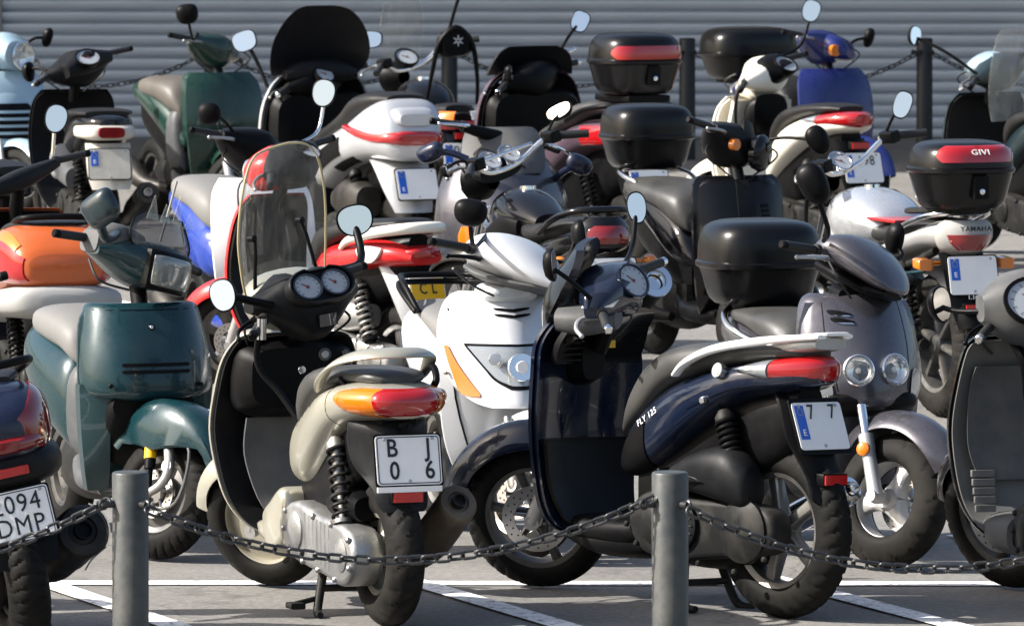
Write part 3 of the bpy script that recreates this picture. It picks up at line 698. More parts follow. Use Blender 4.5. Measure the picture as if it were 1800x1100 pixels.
# ------------------------------------------------------------------ champagne scooter, seen from behind
def cream():
    V = Veh('motor_scooter', 'champagne scooter with tall clear windscreen, white plate reading B J 0 6', 'scooter', G1, (683, 1101), 20.2, 1.25, False, rf=.228, rr=.238, steer=40)
    V.wheel(False, .125, 'spoke3', 'rim_champ', 'sweep', True, rub='rubber_dusty'); V.wheel(True, .105, 'disc', 'rim_champ', 'sweep', True, rr_=.168)
    under(V, .95, .15, 'plastic_dk', 'champagne'); 
    rows = [(.225, .90, .12, .0), (.25, .97, .17, .01), (.32, 1.05, .215, .03), (.42, 1.10, .24, .04), (.56, 1.13, .255, .04), (.70, 1.09, .25, .04), (.80, 1.05, .235, .04), (.865, 1.01, .20, .04), (.885, .98, .16, .03)]
    legshield(V, rows, 'champagne', 'plastic', e=2.4, glove=[(.885, .64, .84, .17), (.93, .62, .86, .20), (.98, .60, .872, .21), (1.06, .60, .85, .20)], gm='plastic_dk')
    mb = MB(); mb.loft([(.98, .845, .885, .12), (1.05, .83, .90, .16), (1.12, .80, .88, .15), (1.17, .76, .82, .08)], p=2.6); V.add('front_panel', mb, 'champagne')
    mb = MB(); mb.sheet([(.26, .925, .09, .0), (.34, 1.0, .13, .01), (.48, 1.06, .16, .02), (.60, 1.065, .15, .02)], t=.012, off=-.036); V.add('footwell', mb, 'plastic_grey')
    V.disk((.885, -.005, .765), (-1, 0, 0), .014, .006, 'chrome', 'bag_hook'); V.disk((.884, -.085, .815), (-1, 0, 0), .022, .006, 'plastic_grey', 'ignition_lock'); V.disk((.878, -.085, .815), (-1, 0, 0), .013, .004, 'alu_paint', 'ignition_key')
    V.disk((.884, -.155, .82), (-1, 0, 0), .010, .003, 'gauge_dark', 'socket'); V.disk((.884, .15, .82), (-1, 0, 0), .010, .003, 'gauge_dark', 'socket')
    V.fender(True, .275, 15, 150, .075, 'champagne', tip=.45, drop=.06); V.fork('alu_paint', .019, off=.075)
    mb = MB(); mb.pillow([(.72, .18), (.80, .20), (.83, .30), (.74, .36), (.66, .40), (.60, .38), (.58, .30), (.62, .22)], -.14, .16, .03); V.add('floor_cover', mb, 'champagne')
    tail = [(.66, .42, .50, .10), (.60, .405, .63, .135), (.46, .43, .70, .16), (.30, .53, .755, .175), (.15, .615, .785, .18), (.0, .655, .80, .172), (-.10, .675, .795, .145), (-.17, .685, .78, .08)]
    mb = MB(); mb.loft(tail, p=2.6, n=32); V.add('tail_panel', mb, 'champagne', sharp=50)
    mb = MB(); mb.loft([(.64, .57, .64, .08), (.58, .60, .745, .12), (.46, .68, .805, .14), (.30, .74, .825, .145), (.1, .775, .835, .13), (-.05, .785, .835, .105), (-.10, .79, .815, .06)], p=2.7); V.add('seat', mb, 'seat_dark')
    V.seam(tail, .58, .02, 42, 58); V.seam(tail, .12, .10, 60, -50, w=1.2)
    for i in range(7):
        mb = MB(); mb.loftpatch(tail, .50-.032*i, .488-.032*i, 33, 21+(i % 3)*3, .0015, .005, n=3, na=4); V.add('lettering', mb, 'ink')
    # hoop grab rail, flattened band
    mb = MB(); P = cr([(.27, .150, .752), (.17, .168, .80), (.05, .158, .855), (-.06, .11, .885), (-.115, 0, .893), (-.06, -.11, .885), (.05, -.158, .855), (.14, -.168, .80)], 6); RR = []
    for i, p in enumerate(P):
        q = i/(len(P)-1); wd = .010+.022*math.sin(math.pi*q)**.7; c = Vector((.16, 0, p[2])); o = (Vector(p)-c); o.z = 0; o.normalize()
        p = Vector(p); RR.append([p+o*wd*math.cos(t)+Vector((0, 0, .012*math.sin(t)-.35*wd*math.cos(t)))for t in lin(0, 2*math.pi*13/14, 14)])
    mb.rings(RR); V.add('grab_rail', mb, 'champagne')
    mb = MB(); mb.tube([(.14, -.165, .80), (.04, -.165, .835), (-.04, -.15, .80), (-.03, -.14, .77)], .012, 10, 5); V.add('rail_bracket', mb, 'plastic_dk'); mb = MB(); mb.tube([(.10, .13, .80), (.06, .12, .765)], .009, 8); V.add('rail_bracket', mb, 'plastic_dk')
    tl = [(.690, -.160, .10, -.04), (.700, -.182, .150, -.11), (.722, -.197, .184, -.17), (.748, -.197, .192, -.18), (.768, -.184, .172, -.15), (.782, -.162, .12, -.07)]
    mb = MB(); mb.sheet(tl, -.60, .60, t=.02, off=.012, e=3); V.add('tail_light', mb, 'lens_red', sharp=50)
    for a, b in ((-1, -.605), (.605, 1)): mb = MB(); mb.sheet(tl, a, b, t=.02, off=.012, e=3, nu=13); V.add('indicator', mb, 'lens_amber', sharp=50)
    mg = [(.685, -.085, .125, -.12), (.655, -.125, .135, -.13), (.60, -.140, .135, -.15), (.53, -.150, .125, -.13), (.46, -.158, .095, -.05), (.41, -.168, .085, -.03), (.385, -.172, .07, -.02)]
    mudguard(V, mg[::-1], 'plastic', refl=(-.185, .435))
    mb = MB(); mb.box((-.172, -.02, .655), (-.15, .02, .672), .004); mb.box((-.182, -.012, .635), (-.168, -.002, .665), .003); V.add('latch', mb, 'plastic_dk')
    V.plate((-.178, -.005, .553), tilt=12, rows=(('B', -.055, .037), ('J', .068, .037), ('0', -.05, -.036), ('6', .07, -.036)), size=.058)
    mb = MB(); mb.box((-.196, -.115, .452), (-.186, .105, .470), .002); V.add('plate_footer', mb, 'plate_white')
    V.gearcase(y0=.04, y1=.155, m='alu'); V.shock((.19, .115, .60), (.075, .125, .285), r=.031, turns=8, m='steel', sm='engine_dk')
    V.muffler(((.42, -.10, .18), (.25, -.17, .20), (.12, -.195, .27), (-.10, -.20, .40)), r=(.02, .05, .068, .066), m='rusty', tip='exhaust', hole=.024)
    V.stand(.42)
    mb = MB(); mb.loft([(.30, .34, .42, .05, .06), (.15, .32, .44, .06, .06), (.02, .34, .42, .05, .06)]); V.add('airbox', mb, 'plastic_dk')
    # headset
    MK = V.M; A_ = Matrix.Translation((V.wb, 0, V.rf)); V.M = A_ @ Matrix.Rotation(R(16), 4, Vector((-math.sin(V.rake), 0, math.cos(V.rake)))) @ A_.inverted()
    mb = MB(); mb.yloft([(-.21, .845, .905, .985, 1.025), (-.15, .80, .93, .955, 1.055), (-.08, .76, .95, .90, 1.10), (-.03, .755, .95, .865, 1.085), (.03, .755, .95, .865, 1.085), (.08, .76, .95, .90, 1.10), (.15, .80, .93, .955, 1.055), (.21, .845, .905, .985, 1.025)], p=2.9); V.add('handlebar_cowl', mb, 'plastic', True)
    mb = MB(); mb.loft([(.88, .90, 1.085, .17), (.95, .90, 1.10, .17), (1.02, .92, 1.09, .14), (1.07, .95, 1.05, .09), (1.09, .98, 1.02, .04)], p=2.4); V.add('front_cowl', mb, 'champagne', True)
    mb = MB(); F = frame((.752, 0, 1.05), (0, -1, 0), (.55, 0, 1)); pea = lambda k, z: [F @ Vector((k*.128*math.cos(t), k*(.062+.012*abs(math.cos(t)))*math.sin(t)*(1-.16*(abs(math.cos(t)) < .3)*(math.sin(t) > 0)), z)) for t in lin(0, 2*math.pi*47/48, 48)]
    mb.rings([pea(.8, -.06), pea(1.0, -.02), pea(1.03, .012), pea(.99, .022), pea(.93, .020), pea(.90, .002), pea(.5, .0)]); V.add('dash_hood', mb, 'plastic', True)
    V.gauge((.742, .054, 1.056), 29, .041, sx=1.2, rim='gauge_dark'); V.gauge((.742, -.054, 1.056), 29, .041, sx=1.15, rim='gauge_dark')
    mb = MB(); mb.box((.742, -.05, .915), (.752, .02, .955), .002); V.add('sticker', mb, 'gauge_dark', True)
    V.M = MK; V.grips(.02, 1.005, .20, .33, tip='plastic_dk', back=.04); V.levers('plastic_dk', .16, .31, -.012, .07)
    n = V.cam(8, .16)
    V.mirror((.87, -.17, 1.04), (1.24, -.315, 1.235), V.cam(12, .10), .064, .054, 12, .014, bend=(1.14, -.30, 1.10), p=2.3)
    V.mirror((.87, .17, 1.04), (.66, .345, 1.035), V.cam(-14, .12), .045, .056, 18, .014, bend=(.73, .27, 1.02), p=2.3)
    # windscreen on the turned headset: a curved sheet that leans back, rimmed with a yellowed edge
    ws = [(1.03, 1.05, .19, .08), (1.08, 1.05, .20, .085), (1.14, 1.045, .208, .09), (1.24, 1.025, .215, .09), (1.34, .995, .205, .085), (1.43, .96, .18, .07), (1.485, .94, .14, .05), (1.505, .932, .08, .02)]
    V.M0 = V.M; V.M = Matrix.Translation((.0, -.025, .01)) @ A_ @ Matrix.Rotation(R(30), 4, Vector((-math.sin(V.rake), 0, math.cos(V.rake)))) @ A_.inverted()
    mb = MB(); mb.sheet(ws, t=.004, e=2); so_ = V.add('windscreen', mb, 'clear_screen', True)
    d = cr(ws, 5); edge = [(x-sw-.002, w, z) for z, x, w, sw in d]+[(x-sw*u*u-.002, u*w, z) for (z, x, w, sw) in d[-1:] for u in (.5, 0, -.5)]+[(x-sw-.002, -w, z) for z, x, w, sw in d[::-1]]
    mb = MB(); mb.tube(edge, .0042, 8); V.add('screen_edge', mb, 'screen_edge', True, so_)
    mb = MB(); mb.tube([(x-sw*u*u, u*w, z) for (z, x, w, sw) in ws[:1] for u in lin(-1, 1, 13)], .009, 8); V.add('screen_trim', mb, 'plastic_dk', True, so_)
    for sd in (1, -1):
        mb = MB(); mb.tube([(.965, sd*.15, 1.06), (.955, sd*.125, 1.18), (.955, sd*.115, 1.225)], .0065, 8); mb.lathe([(0, -.012), (.012, -.012), (.012, .012), (0, .012)], (.965, sd*.118, 1.23), (1, 0, 0)); V.add('screen_bracket', mb, 'plastic_dk', True, so_)
    V.M = V.M0
    # steering lock bar: chrome topped black rod standing in the leg area
    mb = MB(); mb.tube([(.70, .20, .935), (.735, .20, .80), (.70, .13, .70), (.60, .06, .56)], .011, 12, 5); o = V.add('lock_bar', mb, 'plastic_dk')
    mb = MB(); mb.tube([(.698, .20, .885), (.690, .20, .955)], .0165, 16); V.add('lock_head', mb, 'chrome', parent=o)
    mb = MB(); mb.tube([(.60, .06, .56), (.585, .052, .54)], .010, 12); V.add('lock_tip', mb, 'chrome', parent=o)
    cable(V, [(.90, .10, .98), (.86, .20, .92), (.95, .16, .84)]); cable(V, [(.90, -.12, .98), (.90, -.18, .93), (.98, -.12, .86)])
cream()

# ------------------------------------------------------------------ navy scooter with white rail
def navy():
    V = Veh('motor_scooter', 'dark navy scooter with white rear rail, seen from its left rear, plate with two sevens', 'scooter', G1, (1377, 1086), 42, 1.20, False, rf=.252, rr=.288, steer=36, lean=2)
    V.wheel(False, .118, 'spoke5', 'steel', 'cut', True); V.wheel(True, .09, 'spoke6', 'rim_dark', 'cut', True, disc=.115, rr_=.192)
    for fr, r_, tw in ((True, .192, .09), (False, .203, .118)):
        mb = MB(); M = Matrix.Translation((V.wb if fr else 0, 0, V.rf if fr else V.rr)); M = V.M @ M if fr else M
        mb.lathe([(r_-.012, .034), (r_+.001, tw*.455), (r_+.006, tw*.45), (r_-.008, .03)], n=56); mb.xf(M); V.add('rim_edge', mb, 'steel')
    rows = [(.215, 0.900, .13, .0), (.235, 0.960, .17, .01), (.30, 1.010, .195, .02), (.42, 1.045, .215, .04), (.58, 1.060, .235, .055), (.74, 1.050, .245, .06), (.84, 1.05, .235, .06), (.91, 1.01, .205, .05), (.94, .98, .16, .04)]
    legshield(V, rows, 'navy', 'navy', e=2.6, inner_off=-.02)
    mb = MB(); mb.sheet([(.225, .905, .115, .0), (.26, .955, .155, .01), (.36, 1.01, .185, .02), (.50, 1.04, .20, .035), (.525, 1.04, .20, .035)], t=.02, off=-.04, e=2.6); V.add('footwell', mb, 'plastic_dk')
    mb = MB(); mb.sheet([(.845, 1.04, .165, .04), (.90, 1.0, .18, .04), (.945, .955, .17, .03), (.965, .93, .12, .02)], t=.09, off=0, e=2.6); V.add('glove_box', mb, 'black')
    mb = MB(); mb.sheet([(.775, 1.04, .19, .05), (.80, 1.04, .20, .055), (.85, 1.02, .20, .055), (.90, .985, .185, .05)], -.96, .96, t=.03, off=-.042, e=2.6); V.add('vent_panel', mb, 'plastic_dk')
    for i in range(5):
        mb = MB(); mb.box((.945-.004*i, .055, .785+.020*i), (.972-.004*i, .15, .790+.020*i), .001); V.add('vent_slat', mb, 'plastic')
    mb = MB(); mb.loft([(.945, .72, .86, .05), (1.0, .70, .90, .07), (1.06, .70, .92, .08)], p=3); V.add('column_cover', mb, 'plastic_dk')
    mb = MB(); mb.box((.920, -.075, .828), (.948, -.02, .853), .002, M=None); o = V.add('sticker', mb, 'sticker_yellow'); V.bezel_text('1234', .024, 'ink', (.9615, -.0475, .848), (0, -1, 0), (0, 0, 1), o) if False else None
    mb = MB(); mb.box((1.014, -.135, .665), (1.03, -.07, .682), .001); V.add('badge', mb, 'sticker_silver')
    mb = MB(); mb.box((1.016, .02, .675), (1.032, .042, .72), .004); V.add('switch_cover', mb, 'plastic_grey')
    under(V, .98, .14); V.fender(True, .335, 20, 122, .088, 'navy', tip=.42, drop=.075); V.fork('alu_paint', .021, off=.07, top=.44)
    mb = MB(); mb.loft([(.96, .20, .23, .12), (.80, .15, .24, .13), (.60, .15, .26, .12), (.50, .18, .28, .10)], p=3); V.add('belly_pan', mb, 'plastic_dk')
    tail = [(.70, .43, .50, .09), (.62, .42, .62, .135), (.48, .47, .725, .165), (.32, .575, .785, .178), (.12, .695, .828, .172), (-.05, .735, .845, .135), (-.14, .758, .84, .09), (-.185, .775, .83, .045)]
    mb = MB(); mb.loft(tail, p=2.8, n=36); V.add('tail_panel', mb, 'navy', sharp=50)
    mb = MB(); mb.loftpatch(tail, .69, .52, 15, -62, .004, .02, p=2.8); V.add('side_skirt', mb, 'plastic_dk')
    mb = MB(); mb.loft([(.72, .55, .61, .07), (.67, .58, .70, .10), (.58, .63, .80, .13), (.46, .72, .86, .15), (.30, .775, .885, .155), (.10, .82, .90, .14), (-.06, .845, .90, .11), (-.12, .85, .885, .07)], p=2.9, n=30); V.add('seat', mb, 'seat_dark', sharp=55)
    for sd in (1, -1):
        mb = MB(); P = cr([(.36, sd*.172, .775), (.30, sd*.180, .82), (.18, sd*.176, .868), (.02, sd*.155, .900), (-.11, sd*.11, .918), (-.21, sd*.06, .928)], 6); RR = []
        for i, p in enumerate(P):
            q = i/(len(P)-1); h = .007+.007*math.sin(math.pi*min(1, q*1.0))**.6; p = Vector(p); RR.append([p+Vector((0, .020*sgp(math.cos(t), .7), h*sgp(math.sin(t), .7))) for t in lin(0, 2*math.pi*13/14, 14)])
        mb.rings(RR); V.add('grab_rail', mb, 'white')
    mb = MB(); mb.loft([(.02, .908, .918, .125), (-.10, .918, .930, .095), (-.20, .928, .942, .062), (-.222, .932, .942, .05)], p=5); V.add('rail_plate', mb, 'white')
    mb = MB(); mb.loft([(.0, .862, .905, .11), (-.12, .87, .918, .10), (-.19, .885, .922, .07)], p=3.4); V.add('rail_support', mb, 'alu_paint')
    mb = MB(); mb.loft([(-.045, .762, .857, .146), (-.11, .762, .866, .112), (-.165, .772, .864, .075), (-.195, .79, .855, .04), (-.205, .81, .84, .015)], p=2.6); V.add('tail_light', mb, 'lens_red')
    mb = MB(); mb.loft([(.085, .805, .815, .176), (.05, .79, .832, .176), (.0, .772, .848, .168), (-.042, .763, .856, .152)], p=2.6); V.add('indicator', mb, 'lens_clear')
    V.seam(tail, .52, .10, 30, 64, p=2.8); V.seam(tail, .30, -.04, -8, -20, p=2.8)
    V.disk((.15, .174, .80), (.1, 1, .25), .026, .012, 'chrome', 'seat_lock'); V.disk((.15, .185, .803), (.1, 1, .25), .017, .003, 'alu_paint', 'key_slot')
    V.disk((.215, .185, .70), (.1, 1, -.1), .012, .006, 'chrome', 'trim_screw')
    link('lettering', textmesh('FLY 125', .030, 'ink_white', .0, sx=1.0), V.root, frame((.50, .1665, .628), (-.86, .06, .50), (.45, -.10, .85)))
    mg = [(.745, -.07, .085, -.05), (.70, -.115, .10, -.05), (.60, -.15, .10, -.05), (.52, -.18, .085, -.03), (.46, -.205, .075, -.02), (.405, -.235, .075, -.03), (.385, -.24, .06, -.02)]
    mudguard(V, mg[::-1], 'plastic_dk', refl=(-.222, .465))
    mb = MB(); mb.loft([(.10, .60, .70, .05), (.02, .64, .74, .06), (-.06, .68, .74, .06)]); V.add('inner_mudguard', mb, 'plastic_dk')
    V.plate((-.150, .0, .635), tilt=22, rows=(('7', -.032, .045), ('7', .062, .045)), eu=(-.045, .070), border=False, size=.050, footer=True, bold=.0)
    V.gearcase(y0=.05, y1=.15, m='engine_dk', out=[(.56, .36), (.60, .28), (.54, .19), (.40, .165), (.22, .18), (.05, .20), (-.06, .22), (-.095, .29), (-.05, .36), (.10, .375), (.30, .375), (.46, .39)], ribs=False)
    mb = MB(); mb.lathe([(.085, 0), (.085, .018), (.070, .026), (0, .026)], (.34, .148, .285))
    for i in range(7): a = R(-60+20*i); mb.tube([(.34-.01, .176, .285), (.34+.075*math.cos(a)*-1, .172, .285+.075*math.sin(a))], .0035, 6)
    mb.lathe([(.060, 0), (.060, .004), (.055, .004), (.055, 0)], (.34, .173, .285)); V.add('belt_cover', mb, 'plastic')
    mb = MB(); mb.lathe([(.10, 0), (.105, .03), (.08, .045), (.03, .05), (0, .05)], (.04, .13, .285)); V.add('gear_cover', mb, 'engine_dk')
    V.shock((.17, .13, .67), (.055, .14, .36), r=.032, turns=12, wire=.0075)
    mb = MB(); mb.loft([(.42, .415, .455, .03, .13), (.34, .40, .50, .055, .13), (.22, .385, .545, .07, .135), (.10, .365, .55, .075, .135), (.03, .35, .50, .06, .135), (.01, .37, .46, .04, .135)], p=2.4, n=28); V.add('airbox', mb, 'plastic')
    mb = MB(); mb.pillow([(.40, .47), (.36, .44), (.25, .455), (.17, .43), (.30, .42), (.42, .43)], .15, .205, .008); V.add('airbox_scoop', mb, 'plastic_dk')
    V.muffler(((.42, -.10, .20), (.25, -.15, .24), (.10, -.155, .32), (-.13, -.155, .42)), r=(.02, .04, .05, .048), tip='chrome', m='chrome'); V.stand(.40)
    # headset
    mb = MB(); mb.yloft([(-.25, .83, .885, 1.005, 1.045), (-.18, .80, .91, .985, 1.075), (-.08, .77, .96, .965, 1.10), (0, .75, .98, .93, 1.105), (.08, .77, .96, .965, 1.10), (.18, .80, .91, .985, 1.075), (.25, .83, .885, 1.005, 1.045)], p=3.2); V.add('handlebar_cowl', mb, 'navy', True)
    mb = MB(); mb.sheet([(.93, 1.10, .10, .03), (1.0, 1.09, .15, .06), (1.08, 1.05, .155, .07), (1.15, .99, .13, .05), (1.19, .955, .08, .02)], t=.03, e=2); V.add('front_cowl', mb, 'black', True)
    MK = V.M; A_ = Matrix.Translation((V.wb, 0, V.rf)); V.M = A_ @ Matrix.Rotation(R(2), 4, Vector((-math.sin(V.rake), 0, math.cos(V.rake)))) @ A_.inverted()
    V.gauge((.745, .015, 1.062), 28, .055, rim='navy', sx=1.05); V.M = MK
    mb = MB(); mb.loft([(.80, .94, 1.0, .05, .14), (.90, .93, 1.02, .07, .16), (1.0, .95, 1.02, .06, .16)], p=3); V.add('master_cylinder', mb, 'plastic_grey', True)
    mb = MB(); mb.box((.79, .095, 1.046), (.90, .205, 1.050), .001, M=Matrix.Translation((0, .02, -.012))); o = V.add('sticker', mb, 'sticker_white', True)
    mk = MB()
    for i in range(5):
        for j in range(3): mk.add([(.805+.017*i, .125+.03*j, 1.0395), (.813+.017*i, .125+.03*j, 1.0395), (.813+.017*i, .148+.03*j, 1.0395), (.805+.017*i, .148+.03*j, 1.0395)], [(0, 1, 2, 3)])
    V.add('sticker_print', mk, 'ink', True, o)
    V.grips(.0, 1.02, .24, .37, back=.05); V.levers('alu_paint', .21, .36, -.02, .075, r=.008)
    V.mirror((.86, -.20, 1.05), (1.13, -.35, 1.285), V.cam(8, .12), .034, .056, 8, .009, bend=(1.07, -.28, 1.16), p=2.2, depth=.03)
    V.mirror((.86, .20, 1.05), (.80, .33, 1.115), V.cam(78, .1), .045, .056, 10, .008, bend=(.78, .28, 1.07), p=2.2, depth=.03)
    cable(V, [(.92, .10, 1.02), (.86, .02, .95), (.95, -.03, .86), (1.02, -.05, .80)]); cable(V, [(.92, -.10, 1.0), (.84, -.07, .93), (.95, -.07, .84)], m='plastic_grey'); cable(V, [(.93, .16, 1.0), (.99, .12, .92), (1.03, .05, .9)])
    cable(V, [(V.wb-.05, .10, .22), (V.wb-.10, .12, .40), (V.wb-.16, .06, .62)], .005, steer=True)
navy()
# ------------------------------------------------------------------ helpers for scooters that face the camera
def fpanel(V, rows, m, e=1.6, t=.02, name='front_panel'):
    mb = MB(); mb.sheet(rows, t=t, e=e); return V.add(name, mb, m, sharp=50)
def on(V, rows, pr, m, name, e=1.6, off=.006, t=.012, parent=None, label=None):
    mb = MB(); mb.patch(rows, pr, off, t, e); return V.add(name, mb, m, parent=parent, label=label, sharp=50)
def lamp(V, c, n, r, name='headlight', steer=False, sx=1., bez='reflector_bowl'):
    """round lamp: bezel, reflector bowl and bulb behind a clear face"""
    n = Vector(n).normalized(); c = Vector(c)+n*.020; mb = MB(); mb.lathe([(r*1.0, -.03), (r*1.10, -.01), (r*1.12, .004), (r*1.02, .008), (r*.98, .002), (r*.8, -.008), (r*.5, -.015), (0, -.017)], c, n, 32); o = V.add(name, mb, bez, steer)
    b = MB(); b.ell(Vector(c)-n*.008, (r*.22, r*.22, r*.22), 14); V.add('bulb', b, 'lens_white', steer, o)
    g = MB(); g.lathe([(r*.99, .002), (r*.95, .008), (r*.6, .015), (0, .018), (0, .0165), (r*.6, .0135), (r*.95, .006), (r*.99, .002)], c, n, 32); V.add('lamp_glass', g, 'clear_screen', steer, o)
    return o
def rearbody(V, m, seat_m, tail=TAIL, seat=SEAT, p=2.6):
    mb = MB(); mb.loft(tail, p=p, n=30); V.add('tail_panel', mb, m, sharp=50)
    mb = MB(); mb.loft(seat, p=2.8, n=28); V.add('seat', mb, seat_m, sharp=50)
def bars(V, m, rows=None, z=1.02, tip='plastic_dk', **k):
    mb = MB(); x = V.wb-(z-V.rf)*math.tan(V.rake)
    rows = rows or [(-.22, -.03, .03, -.03, .015), (-.12, -.09, .07, -.08, .05), (0, -.11, .12, -.13, .075), (.12, -.09, .07, -.08, .05), (.22, -.03, .03, -.03, .015)]
    mb.yloft([(y, x+a, x+b, z+c, z+d) for y, a, b, c, d in rows], p=2.8); V.add('handlebar_cowl', mb, m, True); V.grips(0, z, .2, .335, tip=tip, **k)

# ------------------------------------------------------------------ silver white scooter facing the camera
def silverwhite():
    V = Veh('motor_scooter', 'silver white scooter facing the camera with amber side indicators, between the champagne and navy ones', 'scooter', G1, (932, 988), 194, 1.27, rf=.25, rr=.25, steer=34)
    V.wheel(False, .11, 'spoke5', 'steel'); V.wheel(True, .10, 'spoke5', 'steel', disc=-.11); under(V, .94, .14); V.fork('steel', .019)
    ls = [(.22, .90, .10, .0), (.27, .95, .17, .02), (.40, .99, .225, .05), (.60, 1.0, .245, .06), (.80, .98, .235, .06), (.90, .95, .19, .04)]
    legshield(V, ls, 'silverwhite', 'plastic')
    rows = [(.525, 1.165, .10, .05), (.545, 1.165, .155, .10), (.60, 1.150, .205, .15), (.70, 1.115, .240, .16), (.80, 1.065, .238, .14), (.87, 1.015, .215, .11), (.905, .985, .185, .085), (.918, .965, .155, .06)]
    fpanel(V, rows, 'silverwhite', e=1.35, t=.05)
    h = on(V, rows, [(.602, -.03, .03), (.622, -.075, .075), (.655, -.105, .105), (.70, -.138, .138), (.728, -.158, .158), (.735, -.162, .162)], 'lens_clear', 'headlight', e=1.35, off=.005)
    on(V, rows, [(.588, -.035, .035), (.618, -.085, .085), (.655, -.113, .113), (.70, -.146, .146), (.732, -.168, .168), (.744, -.172, .172)], 'plastic_dk', 'headlight_gasket', e=1.35, off=.0015, parent=h)
    V.disk((1.150, 0, .668), (1, 0, .2), .050, .006, 'reflector_bowl', 'reflector', parent=h); V.disk((1.156, 0, .668), (1, 0, .2), .022, .008, 'lens_white', 'bulb', parent=h)
    for sg in (-1, 1): V.disk((1.118, sg*.088, .695), (1, sg*.5, .2), .022, .005, 'reflector_bowl', 'reflector', parent=h)
    on(V, rows, [(.606, -.03, .03), (.624, -.072, .072), (.655, -.10, .10), (.70, -.133, .133), (.728, -.154, .154)], 'clear_screen', 'lamp_glass', e=1.35, off=.016, t=.004, parent=h)
    for sg in (-1, 1):
        pr = [(z, *sorted((sg*a, sg*b))) for z, a, b in ((.562, .135, .165), (.575, .135, .192), (.62, .165, .206), (.68, .200, .224), (.735, .222, .234))]
        on(V, rows, pr, 'lens_amber', 'indicator', e=1.35, off=.008)
        V.disk((.985, sg*.235, .64), (.3, sg, 0), .006, .004, 'steel', 'screw')
    for z in (.862, .842):
        for sg in (-1, 1):
            on(V, rows, [(z-.010, *sorted((sg*.0, sg*.008))), (z-.004, *sorted((sg*.0, sg*.055))), (z, *sorted((sg*.004, sg*.064))), (z+.003, *sorted((sg*.04, sg*.066)))], 'plastic_dk', 'vent_slot', e=1.35, off=.003)
    V.fender(True, .285, 25, 150, .075, 'silverwhite', tip=.4)
    for sg in (-1, 1):
        mb = MB(); mb.patch(ls, [(.30, *sorted((sg*.12, sg*.126))), (.55, *sorted((sg*.19, sg*.196))), (.86, *sorted((sg*.205, sg*.211)))], .0015, .006, 2.4, nu=2); V.add('panel_seam', mb, 'plastic_dk')
    rearbody(V, 'silverwhite', 'seat_grey', tail=[(.64, .40, .52, .12), (.52, .40, .70, .165), (.3, .48, .78, .19), (.1, .58, .80, .18), (-.10, .66, .80, .13), (-.18, .69, .78, .05)])
    for z, dy in ((.905, 0), (.88, .01)):
        hoop(V, [(.22, -.15-dy, .80), (.12, -.175-dy, z-.02), (.0, -.16-dy, z), (-.14, -.12, z), (-.17, 0, z), (-.14, .12, z), (.0, .16+dy, z), (.12, .175+dy, z-.02), (.22, .15+dy, .80)], .011, 'plastic_dk', 'luggage_rack')
    V.gearcase(m='engine_dk')
    mb = MB(); mb.loft([(.80, .985, 1.06, .12), (.86, .965, 1.105, .165), (.95, .955, 1.115, .172), (1.05, .945, 1.08, .135), (1.13, .945, 1.03, .085), (1.19, .95, .985, .03)], p=2.3, n=32); V.add('handlebar_cowl', mb, 'silverwhite', True, sharp=50)
    mb = MB(); mb.loft([(.80, .955, .99, .10), (.92, .93, .965, .15), (1.04, .928, .955, .12), (1.17, .942, .956, .03)], p=2.6); V.add('cowl_underside', mb, 'plastic_grey', True)
    mb = MB(); mb.loft([(.86, .88, .95, .10), (.98, .88, .95, .10), (1.02, .90, .94, .06)], p=2.6); V.add('front_cowl', mb, 'silverwhite')
    V.grips(.02, 1.03, .18, .34, tip='plastic_dk', back=.03); V.levers('plastic_dk', .16, .31, -.03, .05, r=.008)
    V.mirror((.90, -.12, 1.09), (1.40, -.245, 1.225), V.cam(172, .1), .058, .048, 10, .008, bend=(1.26, -.20, 1.10), p=2.4, glass=False)
    V.mirror((.90, .14, 1.07), (.90, .28, 1.10), V.cam(105, .1), .042, .065, -10, .008, bend=(.93, .21, 1.02), p=2.3)
    cable(V, [(1.2, -.26, 1.02), (1.16, -.22, .99), (1.10, -.16, .95), (1.02, -.07, .91)])
silverwhite()

